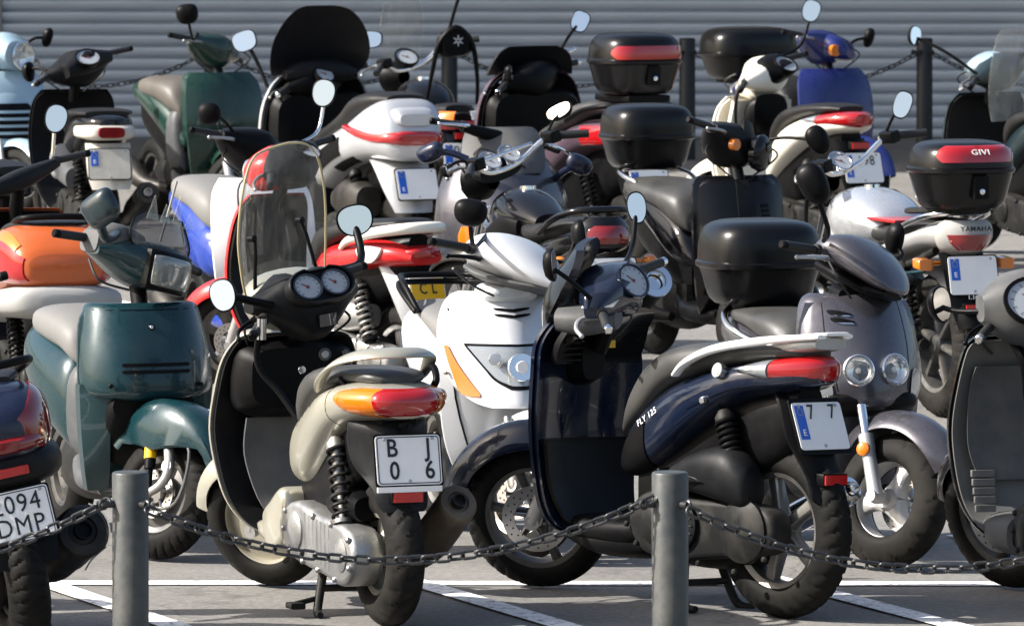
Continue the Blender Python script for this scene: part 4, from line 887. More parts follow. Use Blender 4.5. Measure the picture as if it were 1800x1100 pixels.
# ------------------------------------------------------------------ grey twin headlight scooter with a top case
def grey():
    V = Veh('motor_scooter', 'grey metallic scooter with twin round headlights and black top case, facing the camera', 'scooter', G1, (1570, 1000), 200, 1.22, rf=.235, rr=.235, steer=30)
    V.wheel(False, .12, 'spoke3', 'steel'); V.wheel(True, .125, 'spoke3', 'alu_paint', 'sweep', True, disc=.10, rub='rubber_dusty', rr_=.160)
    under(V, .92, .14)
    ls = [(.22, .88, .10, .0), (.27, .93, .15, .02), (.40, .96, .20, .05), (.60, .97, .225, .06), (.80, .95, .22, .06), (.90, .92, .19, .04)]
    legshield(V, ls, 'greymet', 'plastic')
    rows = [(.535, 1.06, .13, .09), (.56, 1.085, .195, .13), (.62, 1.085, .225, .15), (.70, 1.065, .225, .14), (.80, 1.02, .212, .12), (.88, .975, .195, .10), (.915, .945, .175, .08), (.928, .925, .15, .06)]
    fpanel(V, rows, 'greymet', e=2.0, t=.05)
    mb = MB(); mb.loft([(.95, .50, .60, .20), (1.04, .53, .60, .16), (1.07, .545, .58, .08)], p=3); V.add('chin', mb, 'plastic_dk')
    for sg in (-1, 1):
        lamp(V, (1.058-.004, sg*.064, .672), (1, sg*.22, .18), .050)
        on(V, rows, [(.575, *sorted((sg*.150, sg*.165))), (.595, *sorted((sg*.146, sg*.193))), (.625, *sorted((sg*.150, sg*.205))), (.655, *sorted((sg*.158, sg*.200))), (.67, *sorted((sg*.170, sg*.185)))], 'lens_clear', 'indicator', e=2, off=.008)
        V.disk((.985, sg*.177, .622), (.8, sg*.6, .1), .018, .006, 'lens_amber', 'bulb')
    for k, (z, y) in enumerate(((.868, -.098), (.843, -.092))):
        on(V, rows, [(z-.010, y-.010, y+.040), (z-.003, y-.030, y+.040), (z+.006, y-.034, y+.005), (z+.009, y-.030, y-.015)], 'plastic_dk', 'vent_slot', e=2, off=.003)
        on(V, rows, [(z-.012, y+.0, y+.040), (z-.008, y-.02, y+.030)], 'chrome', 'vent_trim', e=2, off=.005)
    for sg in (-1, 1): on(V, rows, [(.60, *sorted((sg*.128, sg*.131))), (.75, *sorted((sg*.150, sg*.153))), (.90, *sorted((sg*.140, sg*.143)))], 'plastic_dk', 'panel_seam', e=2, off=.0012, t=.006)
    V.fender(True, .315, 28, 140, .098, 'greymet', tip=.6, drop=.07)
    k = math.tan(V.rake)
    for sd in (-1, 1):
        mb = MB(); B = Vector((V.wb, sd*.095, V.rf)); T = Vector((V.wb-.33*k, sd*.085, V.rf+.33)); mb.tube([B.lerp(T, t) for t in (0, .1, .45, .5, .62)], [.030, .026, .024, .027, .027], 16)
        mb.lathe([(0, -.03), (.020, -.03), (.024, 0), (.020, .03), (0, .03)], B); f = V.add('fork', mb, 'alu_paint', True)
        mb = MB(); mb.tube([B.lerp(T, .6), B.lerp(T, .92)], .017, 14); V.add('fork_tube', mb, 'chrome', True, f)
        mb = MB(); mb.lathe([(0, 0), (.024, 0), (.024, .010), (.018, .014), (0, .014)], B.lerp(T, .47)+Vector((.0, sd*.024, 0)), (0.2, sd, 0)); V.add('reflector', mb, 'lens_amber', True, f)
    mb = MB(); mb.box((V.wb-.07, .06, V.rf+.03), (V.wb-.02, .085, V.rf+.12), .008); V.add('brake_caliper', mb, 'plastic_dk', True)
    rearbody(V, 'greymet', 'seat_dark', seat=[(.60, .58, .66, .10), (.54, .60, .79, .14), (.42, .70, .835, .165), (.25, .75, .835, .165), (.05, .77, .83, .14), (-.08, .78, .82, .09)])
    hoop(V, [(.30, -.15, .72), (.16, -.185, .76), (.06, -.17, .80), (-.02, -.12, .82)], .013, 'chrome'); hoop(V, [(.30, .15, .72), (.16, .185, .76), (.06, .17, .80), (-.02, .12, .82)], .013, 'chrome')
    mb = MB(); mb.box((-.14, -.09, .815), (.10, .09, .832), .004); V.add('luggage_rack', mb, 'plastic_dk')
    V.topcase((-.03, .835), .208, .20, .30, pl=3.0, split=.50); V.gearcase(m='engine_dk')
    mb = MB(); mb.loft([(.72, 1.03, 1.07, .08), (.79, 1.01, 1.115, .145), (.87, .99, 1.125, .155), (.95, .965, 1.09, .142), (1.02, .945, 1.035, .108), (1.06, .942, .985, .065), (1.075, .946, .96, .03)], p=2.3, n=32); V.add('handlebar_cowl', mb, 'greymet', True, sharp=50)
    mb = MB(); mb.loft([(.74, .98, 1.03, .08), (.88, .945, .995, .12), (.98, .92, .955, .10), (1.05, .925, .945, .05)], p=2.6); V.add('cowl_underside', mb, 'plastic_dk', True)
    mb = MB(); mb.sheet([(.948, 1.064, .045, .03), (.968, 1.06, .052, .03), (.995, 1.04, .042, .02)], t=.02, off=.006); V.add('cowl_visor', mb, 'plastic_dk', True)
    mb = MB(); mb.loft([(.80, .90, .96, .07), (.92, .90, .95, .08)], p=3); V.add('column_cover', mb, 'plastic_dk')
    V.grips(.0, 1.045, .17, .335, tip='plastic_dk', back=.01); V.levers('alu_paint', .15, .30, -.025, .05, r=.008)
    V.mirror((.84, -.17, 1.08), (1.255, -.31, 1.335), V.cam(165, .05), .050, .075, -28, .009, bend=(1.20, -.235, 1.18), p=2.3, glass=False)
    V.mirror((.84, .17, 1.06), (.66, .245, 1.10), V.cam(120, .1), .040, .062, 30, .009, bend=(.70, .25, 1.04), p=2.3, glass=False)
    cable(V, [(1.0, -.15, 1.05), (1.04, -.13, .99), (.98, -.06, .92)])
grey()

# ------------------------------------------------------------------ teal scooter
def teal():
    V = Veh('motor_scooter', 'dark teal scooter with grey seat and small clear flyscreen, behind the front left bollard', 'scooter', G1, (291, 984), 199, 1.2, rf=.222, rr=.222, steer=32)
    V.wheel(False, .10, 'disc', 'rim_dark'); V.wheel(True, .105, 'disc', 'rim_dark', 'cut', True, disc=-.085, rr_=.145)
    under(V, .90, .16, 'plastic_grey')
    ls = [(.20, .84, .13, .0), (.26, .90, .175, .02), (.38, .94, .205, .05), (.55, .96, .225, .07), (.80, .95, .225, .06), (.86, .92, .19, .04)]
    legshield(V, ls, 'teal', 'plastic_grey', e=3)
    for sg in (-1, 1):
        mb = MB(); mb.sheet([(.22, .90, .19, .02), (.30, .98, .215, .05), (.42, 1.03, .232, .08), (.56, 1.06, .242, .10), (.60, 1.07, .245, .10)], *sorted((sg*.62, sg*1.0)), t=.05, e=2.6); V.add('lower_fairing', mb, 'teal')
    rows = [(.545, 1.085, .13, .06), (.56, 1.10, .20, .09), (.60, 1.105, .232, .115), (.70, 1.085, .229, .11), (.80, 1.045, .213, .10), (.862, 1.01, .20, .09), (.878, .985, .18, .06)]
    fpanel(V, rows, 'teal', e=3.4, t=.06)
    for z in (.672, .648): on(V, rows, [(z-.006, -.118, .118), (z, -.124, .124), (z+.006, -.118, .118)], 'plastic_dk', 'vent_slot', e=3.4, off=.003)
    V.seam(TAIL, .3, .1, 0, 0) if False else None
    for sg in (-1, 1): V.disk((1.085, sg*.165, .60), (1, sg*.3, 0), .008, .003, 'plastic_dk', 'screw')
    on(V, rows, [(.857, -.19, .19), (.860, -.19, .19)], 'plastic_dk', 'panel_seam', e=3.4, off=.0012, t=.006)
    V.disk((1.045, -.005, .80), (1, 0, .35), .012, .004, 'plastic_dk', 'lock'); V.disk((1.047, -.005, .801), (1, 0, .35), .007, .004, 'chrome', 'key_slot')
    mb = MB(); mb.loft([(.93, .30, .62, .17), (1.0, .38, .60, .165), (1.06, .48, .57, .15)], p=3); V.add('inner_fender', mb, 'plastic_dk')
    # squarish fender with side covers
    mb = MB(); RR = []
    for i, a in enumerate(lin(22, 150, 20)):
        q = i/19; al = R(a); ring = []; rr = .315+.02*math.sin(math.pi*q); wd = .050+.062*math.sin(math.pi*min(1, q*1.15))**.6
        side = .05+.13*math.sin(math.pi*max(0, min(1, (q-.15)/.8)))**.8
        pts = [(-wd-.006, rr-side), (-wd-.004, rr-side*.5), (-wd, rr-.03), (-wd*.75, rr-.004), (0, rr+.004), (wd*.75, rr-.004), (wd, rr-.03), (wd+.004, rr-side*.5), (wd+.006, rr-side)]
        for y, rad in pts: ring.append((V.wb+rad*math.cos(al), y, V.rf+rad*math.sin(al)))
        for y, rad in pts[::-1]: ring.append((V.wb+(rad-.008)*math.cos(al), y*.93, V.rf+(rad-.008)*math.sin(al)))
        RR.append(ring)
    mb.rings(RR); V.add('front_fender', mb, 'teal', True, sharp=50)
    for (txt, m_, size, a, rad) in (('FX', 'ink_red', .026, 96, .300), ('RACING', 'ink_red', .014, 118, .262)): pass
    # trailing link suspension on the camera side
    mb = MB(); mb.tube([(V.wb-.06, -.075, V.rf+.24), (V.wb-.02, -.085, V.rf+.08)], .020, 14); mb.tube([(V.wb-.03, -.083, V.rf+.12), (V.wb, -.09, V.rf-.01)], .013, 12); s_ = V.add('front_damper', mb, 'plastic_dk', True)
    mb = MB(); mb.tube([(V.wb-.043, -.080, V.rf+.165), (V.wb-.030, -.083, V.rf+.115)], .0215, 14); V.add('sticker', mb, 'sticker_yellow', True, s_)
    mb = MB(); mb.tube([(V.wb+.02, -.08, V.rf+.22), (V.wb+.075, -.09, V.rf+.10), (V.wb+.05, -.09, V.rf+.03), (V.wb-.03, -.09, V.rf-.02)], [.020, .018, .016, .014], 12, 4); mb.lathe([(0, 0), (.022, 0), (.022, .016), (0, .016)], (V.wb+.07, -.085, V.rf+.10), (0, -1, 0)); V.add('suspension_link', mb, 'alu', True)
    cable(V, [(V.wb+.04, -.085, V.rf+.24), (V.wb+.16, -.095, V.rf+.16), (V.wb+.14, -.09, V.rf-.02), (V.wb+.0, -.09, V.rf-.06)], .006, 'plastic_grey', True, 'brake_cable')
    tail = [(.56, .30, .42, .10), (.50, .29, .66, .165), (.38, .33, .72, .195), (.2, .42, .75, .205), (.02, .52, .76, .18), (-.14, .60, .75, .11), (-.2, .64, .72, .05)]
    seat = [(.56, .62, .66, .11), (.52, .62, .77, .155), (.42, .66, .81, .175), (.25, .68, .825, .18), (.08, .70, .82, .165), (-.06, .72, .80, .11)]
    rearbody(V, 'teal', 'seat_grey', tail, seat)
    mb = MB(); mb.loft([(.62, .28, .40, .12), (.585, .28, .64, .15), (.53, .30, .655, .168)], p=3.5); V.add('seat_base', mb, 'plastic_grey')
    mb = MB(); mb.box((.605, -.02, .56), (.635, .02, .60), .006); V.add('bag_hook', mb, 'rusty'); V.disk((.615, -.10, .36), (1, -.2, 0), .016, .008, 'chrome', 'fuel_lock')
    V.gearcase(m='engine_dk')
    # headset: wide dark pod with rectangular lamp
    mb = MB(); mb.yloft([(-.24, .80, .87, 1.0, 1.035), (-.17, .77, .92, .975, 1.07), (-.08, .76, .99, .935, 1.085), (0, .76, 1.01, .92, 1.09), (.08, .76, .99, .935, 1.085), (.17, .77, .92, .975, 1.07), (.24, .80, .87, 1.0, 1.035)], p=3.6); V.add('handlebar_cowl', mb, 'teal', True)
    mb = MB(); mb.yloft([(-.245, .775, .86, 1.005, 1.085), (-.18, .75, .90, .99, 1.125), (-.10, .75, .91, 1.0, 1.12), (-.05, .77, .90, 1.02, 1.11)], p=3.4); V.add('switch_housing', mb, 'plastic_grey', True)
    mb = MB(); mb.sheet([(.935, 1.02, .078, .02), (.95, 1.035, .090, .03), (1.03, 1.035, .094, .03), (1.05, 1.015, .086, .02)], t=.03, e=3); h = V.add('headlight', mb, 'lens_dull', True)
    mb = MB(); mb.sheet([(.922, 1.01, .088, .02), (.935, 1.03, .10, .03), (1.045, 1.03, .104, .03), (1.066, 1.005, .096, .02)], t=.03, e=3, off=-.008); V.add('headlight_bezel', mb, 'plastic_dk', True, h)
    fs = [(1.06, .99, .14, .06), (1.10, .985, .155, .07), (1.16, .95, .13, .05), (1.185, .935, .10, .03)]
    mb = MB(); mb.sheet(fs, t=.003); o = V.add('windscreen', mb, 'smoke_screen', True)
    mb = MB(); d = cr(fs, 4); mb.tube([(x-sw, w, z) for z, x, w, sw in d]+[(x-sw, -w, z) for z, x, w, sw in d[::-1]], .004, 6); V.add('screen_edge', mb, 'plastic_dk', True, o)
    for y0, y1, zz in ((-.12, -.06, 1.25), (-.05, .0, 1.23), (.01, .06, 1.27), (.07, .13, 1.22)):      # jagged shards of the broken upper screen
        mb = MB(); mb.add([(.945, y0, 1.16), (.945, y1, 1.165), (.93, (y0*.4+y1*.6), zz), (.949, y0, 1.16), (.949, y1, 1.165), (.934, (y0*.4+y1*.6), zz)], [(0, 1, 2), (5, 4, 3), (0, 3, 4, 1), (1, 4, 5, 2), (2, 5, 3, 0)]); V.add('screen_shard', mb, 'clear_screen', True, o)
    V.grips(.0, 1.055, .22, .355, tip='plastic_dk', back=.02)
    V.mirror((.86, -.15, 1.10), (1.34, -.275, 1.235), V.cam(150, .1), .072, .060, -32, .017, bend=(1.14, -.20, 1.12), p=3.6, m='darkteal', glass=False)
    cable(V, [(1.0, -.22, 1.04), (1.06, -.2, .97), (1.02, -.08, .93)]); mb = MB(); mb.tube([(.90, .02, 1.10), (.90, .04, 1.32)], .004, 6); V.add('aerial', mb, 'steel', True)
teal()

# ------------------------------------------------------------------ dark blue scooter cut by the left edge
def leftblue():
    V = Veh('motor_scooter', 'dark blue scooter with dark red tail light, cut by the left edge, plate ending DMP', 'scooter', G1, (52, 1136), 16, 1.3, False, rf=.24, rr=.24, steer=20, lean=-11)
    V.wheel(False, .135, 'spoke3', 'rim_dark', 'cut', True); V.wheel(True, .12, 'spoke3', 'rim_dark')
    under(V, .9, .16); legshield(V, SH, 'midnight', 'plastic_dk')
    tail = [(.62, .42, .52, .14), (.5, .44, .74, .19), (.25, .52, .82, .21), (.05, .56, .845, .205), (-.08, .58, .83, .175), (-.17, .60, .78, .12), (-.20, .64, .74, .06)]
    seat = [(.62, .60, .68, .10), (.5, .68, .82, .16), (.3, .78, .85, .17), (.1, .82, .87, .15), (.0, .83, .86, .1)]
    rearbody(V, 'midnight', 'seat_black', tail, seat, p=3)
    bump = [(.30, .50, .62, .21), (.1, .50, .655, .225), (-.08, .51, .655, .20), (-.17, .53, .64, .14), (-.20, .55, .62, .07)]
    mb = MB(); mb.loft(bump, p=3); V.add('bumper', mb, 'plastic')
    mb = MB(); mb.loftpatch(tail, .06, -.195, 132, 205, .006, .02, p=3, n=16, na=14); V.add('tail_light', mb, 'lens_dkred')
    mb = MB(); mb.loftpatch(tail, .06, -.195, 48, -25, .006, .02, p=3, n=16, na=14); V.add('tail_light', mb, 'lens_dkred')
    mb = MB(); mb.loft([(-.13, .628, .70, .155), (-.19, .635, .69, .11), (-.222, .645, .68, .05)], p=3); V.add('brake_light', mb, 'lens_dkred')
    mb = MB(); mb.box((-.225, -.06, .57), (-.19, .055, .597), .004); V.add('reflector', mb, 'reflector_red')
    hoop(V, [(.25, -.17, .83), (.12, -.19, .875), (.0, -.16, .895), (-.05, -.05, .90), (-.05, .05, .90), (.0, .16, .895), (.12, .19, .875), (.25, .17, .83)], .014, 'plastic_dk')
    mudguard(V, [(.28, -.20, .11, -.01), (.36, -.19, .12, -.02), (.48, -.16, .12, -.03), (.56, -.12, .10, -.02)], 'plastic_dk')
    V.plate((-.215, .0, .445), tilt=14, rows=(('2094', .0, .034), ('DMP', .0, -.036)), size=.058, sx=.9, bold=0)
    V.gearcase(m='engine_dk'); V.shock((.18, .115, .56), (.06, .12, .28)); V.shock((.18, -.115, .56), (.06, -.12, .28))
    V.muffler(((.42, -.10, .18), (.25, -.17, .20), (.12, -.20, .27), (-.10, -.215, .335)), r=(.02, .055, .085, .085), m='engine_dk', tip='plastic_dk', hole=.03, shield='chrome'); V.stand(.4)
    bars(V, 'midnight')
leftblue()

# ------------------------------------------------------------------ black scooter cut by the right edge
def rightblack():
    V = Veh('motor_scooter', 'black scooter with grey inner leg shield and large dial, cut off by the right edge', 'scooter', G1, (1765, 1038), 12, 1.27, True, rf=.25, rr=.24, steer=36)
    V.wheel(False, .12, 'spoke5', 'steel', 'cut'); V.wheel(True, .10, 'spoke5', 'rim_dark', 'cut', True, disc=.11); under(V, .97, .15)
    rows = [(.21, .88, .13, .0), (.25, .96, .19, .01), (.34, 1.05, .23, .03), (.48, 1.09, .255, .05), (.60, 1.09, .262, .06), (.74, 1.06, .245, .06), (.84, 1.03, .22, .05), (.88, 1.0, .19, .04)]
    legshield(V, rows, 'black', 'plastic_panel', e=2.6, t=.02)
    mb = MB(); mb.sheet([(.40, 1.045, .16, .02), (.52, 1.06, .20, .03), (.70, 1.04, .20, .03), (.78, 1.01, .185, .03)], t=.012, e=3, off=-.026); V.add('inner_panel', mb, 'plastic_grey')
    for i in range(5):
        mb = MB(); mb.box((.93+.012*i, .12-.002*i, .30+.028*i), (.945+.014*i, .19, .322+.028*i), .002); V.add('foot_rib', mb, 'plastic_panel')
    mb = MB(); mb.loft([(.97, .20, .30, .16), (.80, .17, .31, .18), (.62, .17, .33, .17)], p=3); V.add('footwell', mb, 'plastic_grey')
    V.fork('plastic_dk', .022); V.fender(True, .29, 15, 150, .07, 'black', tip=.4)
    rearbody(V, 'black', 'seat_black', [(r[0], r[1], r[2], r[3]*.9) for r in TAIL]); engine_side(V, 'engine_dk')
    MK = V.M; A_ = Matrix.Translation((V.wb, 0, V.rf)); V.M = A_ @ Matrix.Rotation(R(6), 4, Vector((-math.sin(V.rake), 0, math.cos(V.rake)))) @ A_.inverted()
    mb = MB(); mb.yloft([(-.22, .78, .86, .95, 1.04), (-.12, .72, .95, .87, 1.10), (0, .70, 1.0, .85, 1.115), (.12, .72, .95, .87, 1.10), (.22, .78, .86, .95, 1.04)], p=2.8); V.add('handlebar_cowl', mb, 'plastic_grey', True)
    mb = MB(); mb.loft([(.86, .86, 1.08, .17), (.96, .88, 1.09, .16), (1.04, .92, 1.04, .10)], p=2.6); V.add('front_cowl', mb, 'plastic_panel', True)
    V.gauge((.693, .075, 1.02), 32, .078, sx=1.2, rim='plastic_dk'); V.M = MK; V.grips(.0, .99, .2, .33); V.levers('plastic_dk')
    V.mirror((.86, .20, 1.03), (.93, .31, .99), V.cam(50, .1), .05, .062, 12, .009, bend=(.88, .26, .97), p=2.2, glass=True, sm='plastic_dk')
    cable(V, [(.86, .10, .90), (.80, .06, .80), (.86, .03, .68), (.95, -.02, .60)], .016, 'plastic_dk', name='hose'); cable(V, [(.90, .16, .94), (.93, .17, .87), (.98, .12, .82)])
rightblack()
# ------------------------------------------------------------------ middle and back rows
def std(label, group, p, deg, wb, front, m, steer=34, rf=.235, rr=.235, seat_m='seat_black', im='plastic', shield=SH, sm=None, tail=TAIL, seat=SEAT, rim='spoke3', rm='rim_dark', tw=(.10, .11), floor='plastic_dk', lean=0,
        eng='engine_dk', cowl=None, cowl_m='plastic', kind='motor_scooter', cat='scooter', face=False, grips_z=1.02, fend=(.28, 15, 150, .07), tyres='rubber', bar_rows=None, rake=26, muf=True):
    V = Veh(kind, label, cat, group, p, deg, wb, front, rf, rr, rake, steer, lean)
    V.wheel(False, tw[1], rim, rm, rub=tyres); V.wheel(True, tw[0], rim, rm, disc=.09, rub=tyres); under(V, V.wb-.28, .14, 'plastic_dk', floor)
    if shield: V.sh = [(z, x+wb-1.22, w, s) for z, x, w, s in shield]; legshield(V, V.sh, sm or m, im, e=2.4)
    V.fork('alu_paint', .02); V.fender(True, *fend, sm or m, tip=.45)
    rearbody(V, m, seat_m, tail, seat); engine_side(V, eng, muf=muf)
    if bar_rows is not False:
        bars(V, cowl_m, bar_rows, grips_z); V.levers('alu', .16, .31, -.01, .055)
        cable(V, [(V.gx+.06, .14, 1.0), (V.gx+.13, .17, .95), (V.gx+.12, .05, .86)]); cable(V, [(V.gx+.06, -.14, 1.0), (V.gx+.13, -.17, .96), (V.gx+.12, -.05, .86)])
    return V
G3 = 'scooters parked in the middle rows'

def orange():
    V = Veh('motor_scooter', 'orange scooter with wide grey bumper at the left edge, seen from behind', 'scooter', G3, (97, 772), 13, 1.25, False)
    V.wheel(False, .12, 'spoke3', 'rim_dark', rub='rubber_dusty'); V.wheel(True, .11, 'spoke3', 'rim_dark'); under(V); legshield(V, SH, 'orange', 'plastic_dk'); V.fork()
    tail = [(.60, .42, .52, .12), (.48, .46, .72, .19), (.25, .55, .84, .255), (.05, .60, .875, .25), (-.08, .61, .86, .225), (-.17, .625, .80, .185), (-.20, .65, .76, .14)]
    rearbody(V, 'orange', 'seat_black', tail, [(.6, .6, .68, .1), (.5, .7, .82, .15), (.3, .8, .862, .17), (.1, .84, .885, .165), (-.0, .845, .885, .13), (-.05, .85, .875, .08)], p=3)
    mb = MB(); mb.loft([(.45, .44, .55, .22), (.2, .475, .60, .275), (0, .49, .625, .275), (-.13, .495, .635, .24), (-.21, .51, .63, .18), (-.235, .54, .60, .09)], p=3); V.add('bumper', mb, 'plastic_lt')
    for a0, a1 in ((158, 218), (22, -38)):
        mb = MB(); mb.loftpatch(tail, .10, -.19, a0, a1, .006, .02, p=3, n=14, na=12, shape=lambda q, a0=a0, a1=a1: (a0-(a0-a1)*.30*(1-q)*0, a1)); V.add('tail_light', mb, 'lens_red')
        b0 = a0-20 if a0 > 90 else a0+20
        mb = MB(); mb.loftpatch(tail, .10, -.15, b0, a0-.5, .006, .02, p=3, n=14, na=8); V.add('indicator', mb, 'lens_amber')
    hoop(V, [(.2, -.14, .86), (.05, -.15, .885), (-.03, -.12, .90), (-.05, 0, .905), (-.03, .12, .90), (.05, .15, .885), (.2, .14, .86)], .013, 'plastic_dk')
    mb = MB(); mb.loft([(.18, .862, .876, .13), (.0, .868, .882, .12), (-.05, .87, .88, .08)], p=3); V.add('rail_pad', mb, 'plastic')
    mk = MB(); mk.add([(-.214, y, z) for y, z in ((-.055, .80), (.0, .815), (.045, .805), (-.02, .795), (-.045, .77), (-.03, .745), (-.06, .765))], [tuple(range(7))]); V.add('emblem', mk, 'ink') if False else None
    V.shock((.18, .14, .52), (.06, .14, .28)); V.shock((.18, -.14, .52), (.06, -.14, .28)); V.gearcase(m='engine_dk'); V.muffler()
    mudguard(V, [(.30, -.22, .10, 0), (.40, -.20, .11, -.01), (.50, -.17, .11, -.02)], 'plastic_dk'); bars(V, 'plastic', [(-.22, -.02, .02, -.03, .01), (0, -.05, .05, -.06, .025), (.22, -.02, .02, -.03, .01)]); V.mirror((.86, -.2, 1.05), (.95, -.17, 1.25), V.cam(5, .12), .048, .062, -12, .008, p=2.2, sm='chrome')
orange()

def red():
    V = Veh('motor_scooter', 'red moped scooter with white grab rail and yellow plate, behind the champagne scooter', 'scooter', G3, (712, 728), 37, 1.22, False, steer=34, rf=.24, rr=.23)
    V.wheel(False, .10, 'spoke5', 'alu', 'block', rub='rubber_dusty'); V.wheel(True, .09, 'spoke3', 'rim_dark', disc=.09); under(V, .92, .13); V.fork('alu_paint', .018); V.fender(True, .28, 25, 140, .065, 'red', tip=.4)
    legshield(V, [(z, x, w*(.95-.30*max(0, z-.35)), s) for z, x, w, s in SH], 'red', 'plastic')
    tail = [(.56, .46, .54, .10), (.44, .50, .68, .14), (.28, .56, .72, .165), (.10, .60, .735, .165), (-.06, .62, .725, .135), (-.15, .635, .69, .08)]
    rearbody(V, 'red', 'seat_black', tail, [(.56, .58, .66, .08), (.5, .62, .76, .12), (.34, .70, .80, .14), (.12, .75, .815, .14), (-.05, .775, .825, .11), (-.1, .785, .81, .06)])
    mb = MB(); P = cr([(.24, .16, .69), (.15, .18, .73), (.0, .17, .765), (-.12, .10, .785), (-.15, 0, .79), (-.12, -.10, .785), (.0, -.17, .765), (.15, -.18, .73)], 6)
    mb.tube(P, [.010, .021, .024, .024, .021, .010], 12); V.add('grab_rail', mb, 'ivory')
    mb = MB(); mb.loftpatch(tail, .11, -.03, 28, -22, .012, .025, p=2.6, shape=lambda q: (28-8*q, -22+30*abs(2*q-1)**2)); V.add('indicator', mb, 'lens_white')
    mb = MB(); mb.loft([(-.08, .655, .71, .10), (-.15, .66, .71, .075), (-.175, .67, .70, .03)]); V.add('tail_light', mb, 'lens_red')
    mudguard(V, [(.30, -.20, .085, -.02), (.42, -.16, .10, -.05), (.55, -.12, .11, -.09), (.64, -.06, .11, -.10)], 'alu_paint')
    V.plate((-.172, 0, .48), tilt=14, w=.17, h=.20, m='plate_yellow', rows=(('C L', .0, .055), ('74', 0, -.02)), border=False, size=.046, fr='plate_white')
    V.gearcase(m='alu', out=[(.50, .34), (.52, .27), (.46, .19), (.30, .17), (.05, .14), (-.05, .17), (-.08, .23), (-.04, .29), (.12, .31), (.34, .35)]); V.shock((.17, .125, .56), (.05, .13, .27), r=.032, turns=9, sm='steel'); V.muffler()
    mb = MB(); mb.loft([(.36, .36, .46, .05, .10), (.24, .34, .48, .07, .10), (.10, .36, .46, .05, .10)]); V.add('airbox', mb, 'alu')
    bars(V, 'plastic', z=1.03); mb = MB(); mb.loft([(.80, .94, 1.06, .10), (.90, .91, 1.09, .125), (.98, .91, 1.07, .11), (1.03, .94, 1.03, .06)], p=2.6); V.add('front_cowl', mb, 'red', True); V.gauge((.74, 0, 1.07), 55, .055)
    mb = MB(); mb.lathe([(0, 0), (.06, 0), (.05, .02), (0, .026)], (1.022, 0, .985), (1, 0, .1)); V.add('headlight', mb, 'lens_clear', True); V.levers('alu')
    V.mirror((.86, -.17, 1.05), (1.0, -.30, 1.30), V.cam(-10, .1), .052, .062, -10, .008, bend=(1.0, -.27, 1.14), p=2.2, sm='chrome')
    cable(V, [(.95, 0, 1.0), (1.06, .1, .92), (1.02, .12, .75)])
red()

def bluewhite():
    V = std('blue moped scooter with white leg shield and beige seat, behind the tall windscreen', G3, (487, 670), 198, 1.22, True, 'brightblue', seat_m='seat_grey', sm='white', im='white', floor='brightblue', seat=[(.60, .60, .70, .09), (.52, .62, .80, .15), (.35, .69, .84, .175), (.12, .72, .85, .17), (-.06, .75, .84, .12)], cowl_m='plastic_dk')
    mb = MB(); mb.loft([(.58, .42, .62, .11), (.50, .40, .66, .15), (.3, .44, .70, .165)], p=3); V.add('seat_base', mb, 'brightblue')
    mb = MB(); mb.sheet([(.34, 1.06, .12, .03), (.55, 1.10, .14, .04), (.75, 1.06, .13, .03)], t=.04); V.add('front_panel', mb, 'blue_plastic')
    V.mirror((.86, -.17, 1.05), (1.05, -.26, 1.17), V.cam(175, .1), .052, .052, 0, .007, p=2.2, glass=False)
bluewhite()

def visor_scooter():
    V = Veh('motor_scooter', 'silver grey scooter with dark visor, facing the camera behind the motorbike with two dials', 'scooter', G3, (898, 648), 186, 1.42, True, steer=30)
    V.wheel(False, .12, 'spoke3', 'rim_dark'); V.wheel(True, .11, 'spoke3', 'rim_dark', disc=.1); under(V, 1.1, .18); V.fork(); V.fender(True, .29, 25, 150, .075, 'greymet')
    rows = [(.34, 1.14, .18, .10), (.42, 1.24, .25, .16), (.55, 1.30, .30, .22), (.70, 1.29, .30, .22), (.82, 1.24, .27, .20), (.90, 1.19, .22, .16), (.95, 1.15, .17, .10)]
    fpanel(V, rows, 'greymet', e=2, t=.06); legshield(V, [(.24, 1.0, .18, .02), (.4, 1.05, .26, .06), (.8, 1.08, .26, .08), (.9, 1.06, .2, .06)], 'silver', 'plastic')
    for sg in (-1, 1):
        on(V, rows, [(.50, *sorted((sg*.15, sg*.17))), (.53, *sorted((sg*.145, sg*.205))), (.58, *sorted((sg*.15, sg*.215))), (.625, *sorted((sg*.165, sg*.20)))], 'lens_amber', 'indicator', e=2, off=.01)
        for k in range(2): on(V, rows, [(.44+.045*k, *sorted((sg*.19, sg*.23))), (.465+.045*k, *sorted((sg*.18, sg*.25)))], 'plastic_dk', 'vent_slot', e=2, off=.003)
        lamp(V, (1.285, sg*.07, .66), (1, sg*.1, .1), .055)
    mb = MB(); mb.sheet([(.86, 1.21, .175, .06), (.92, 1.18, .19, .07), (1.0, 1.11, .18, .06), (1.05, 1.06, .155, .05), (1.062, 1.05, .12, .03)], t=.012, e=2.4); V.add('windscreen', mb, 'plastic_grey')
    rearbody(V, 'silver', 'seat_black'); V.gearcase(m='engine_dk', ribs=False); bars(V, 'plastic_dk', [(-.22, -.02, .02, -.03, .01), (0, -.04, .04, -.05, .015), (.22, -.02, .02, -.03, .01)], z=1.03); V.levers('chrome', .2, .36, 0, .06)
    V.mirror((1.16, -.23, .88), (1.20, -.34, .955), V.cam(150, .2), .072, .042, -22, .016, m='midnight', p=2.6, glass=False); V.mirror((1.16, .23, .86), (1.22, .33, .90), V.cam(205, .2), .066, .044, 24, .016, m='midnight', p=2.6, glass=False)
visor_scooter()

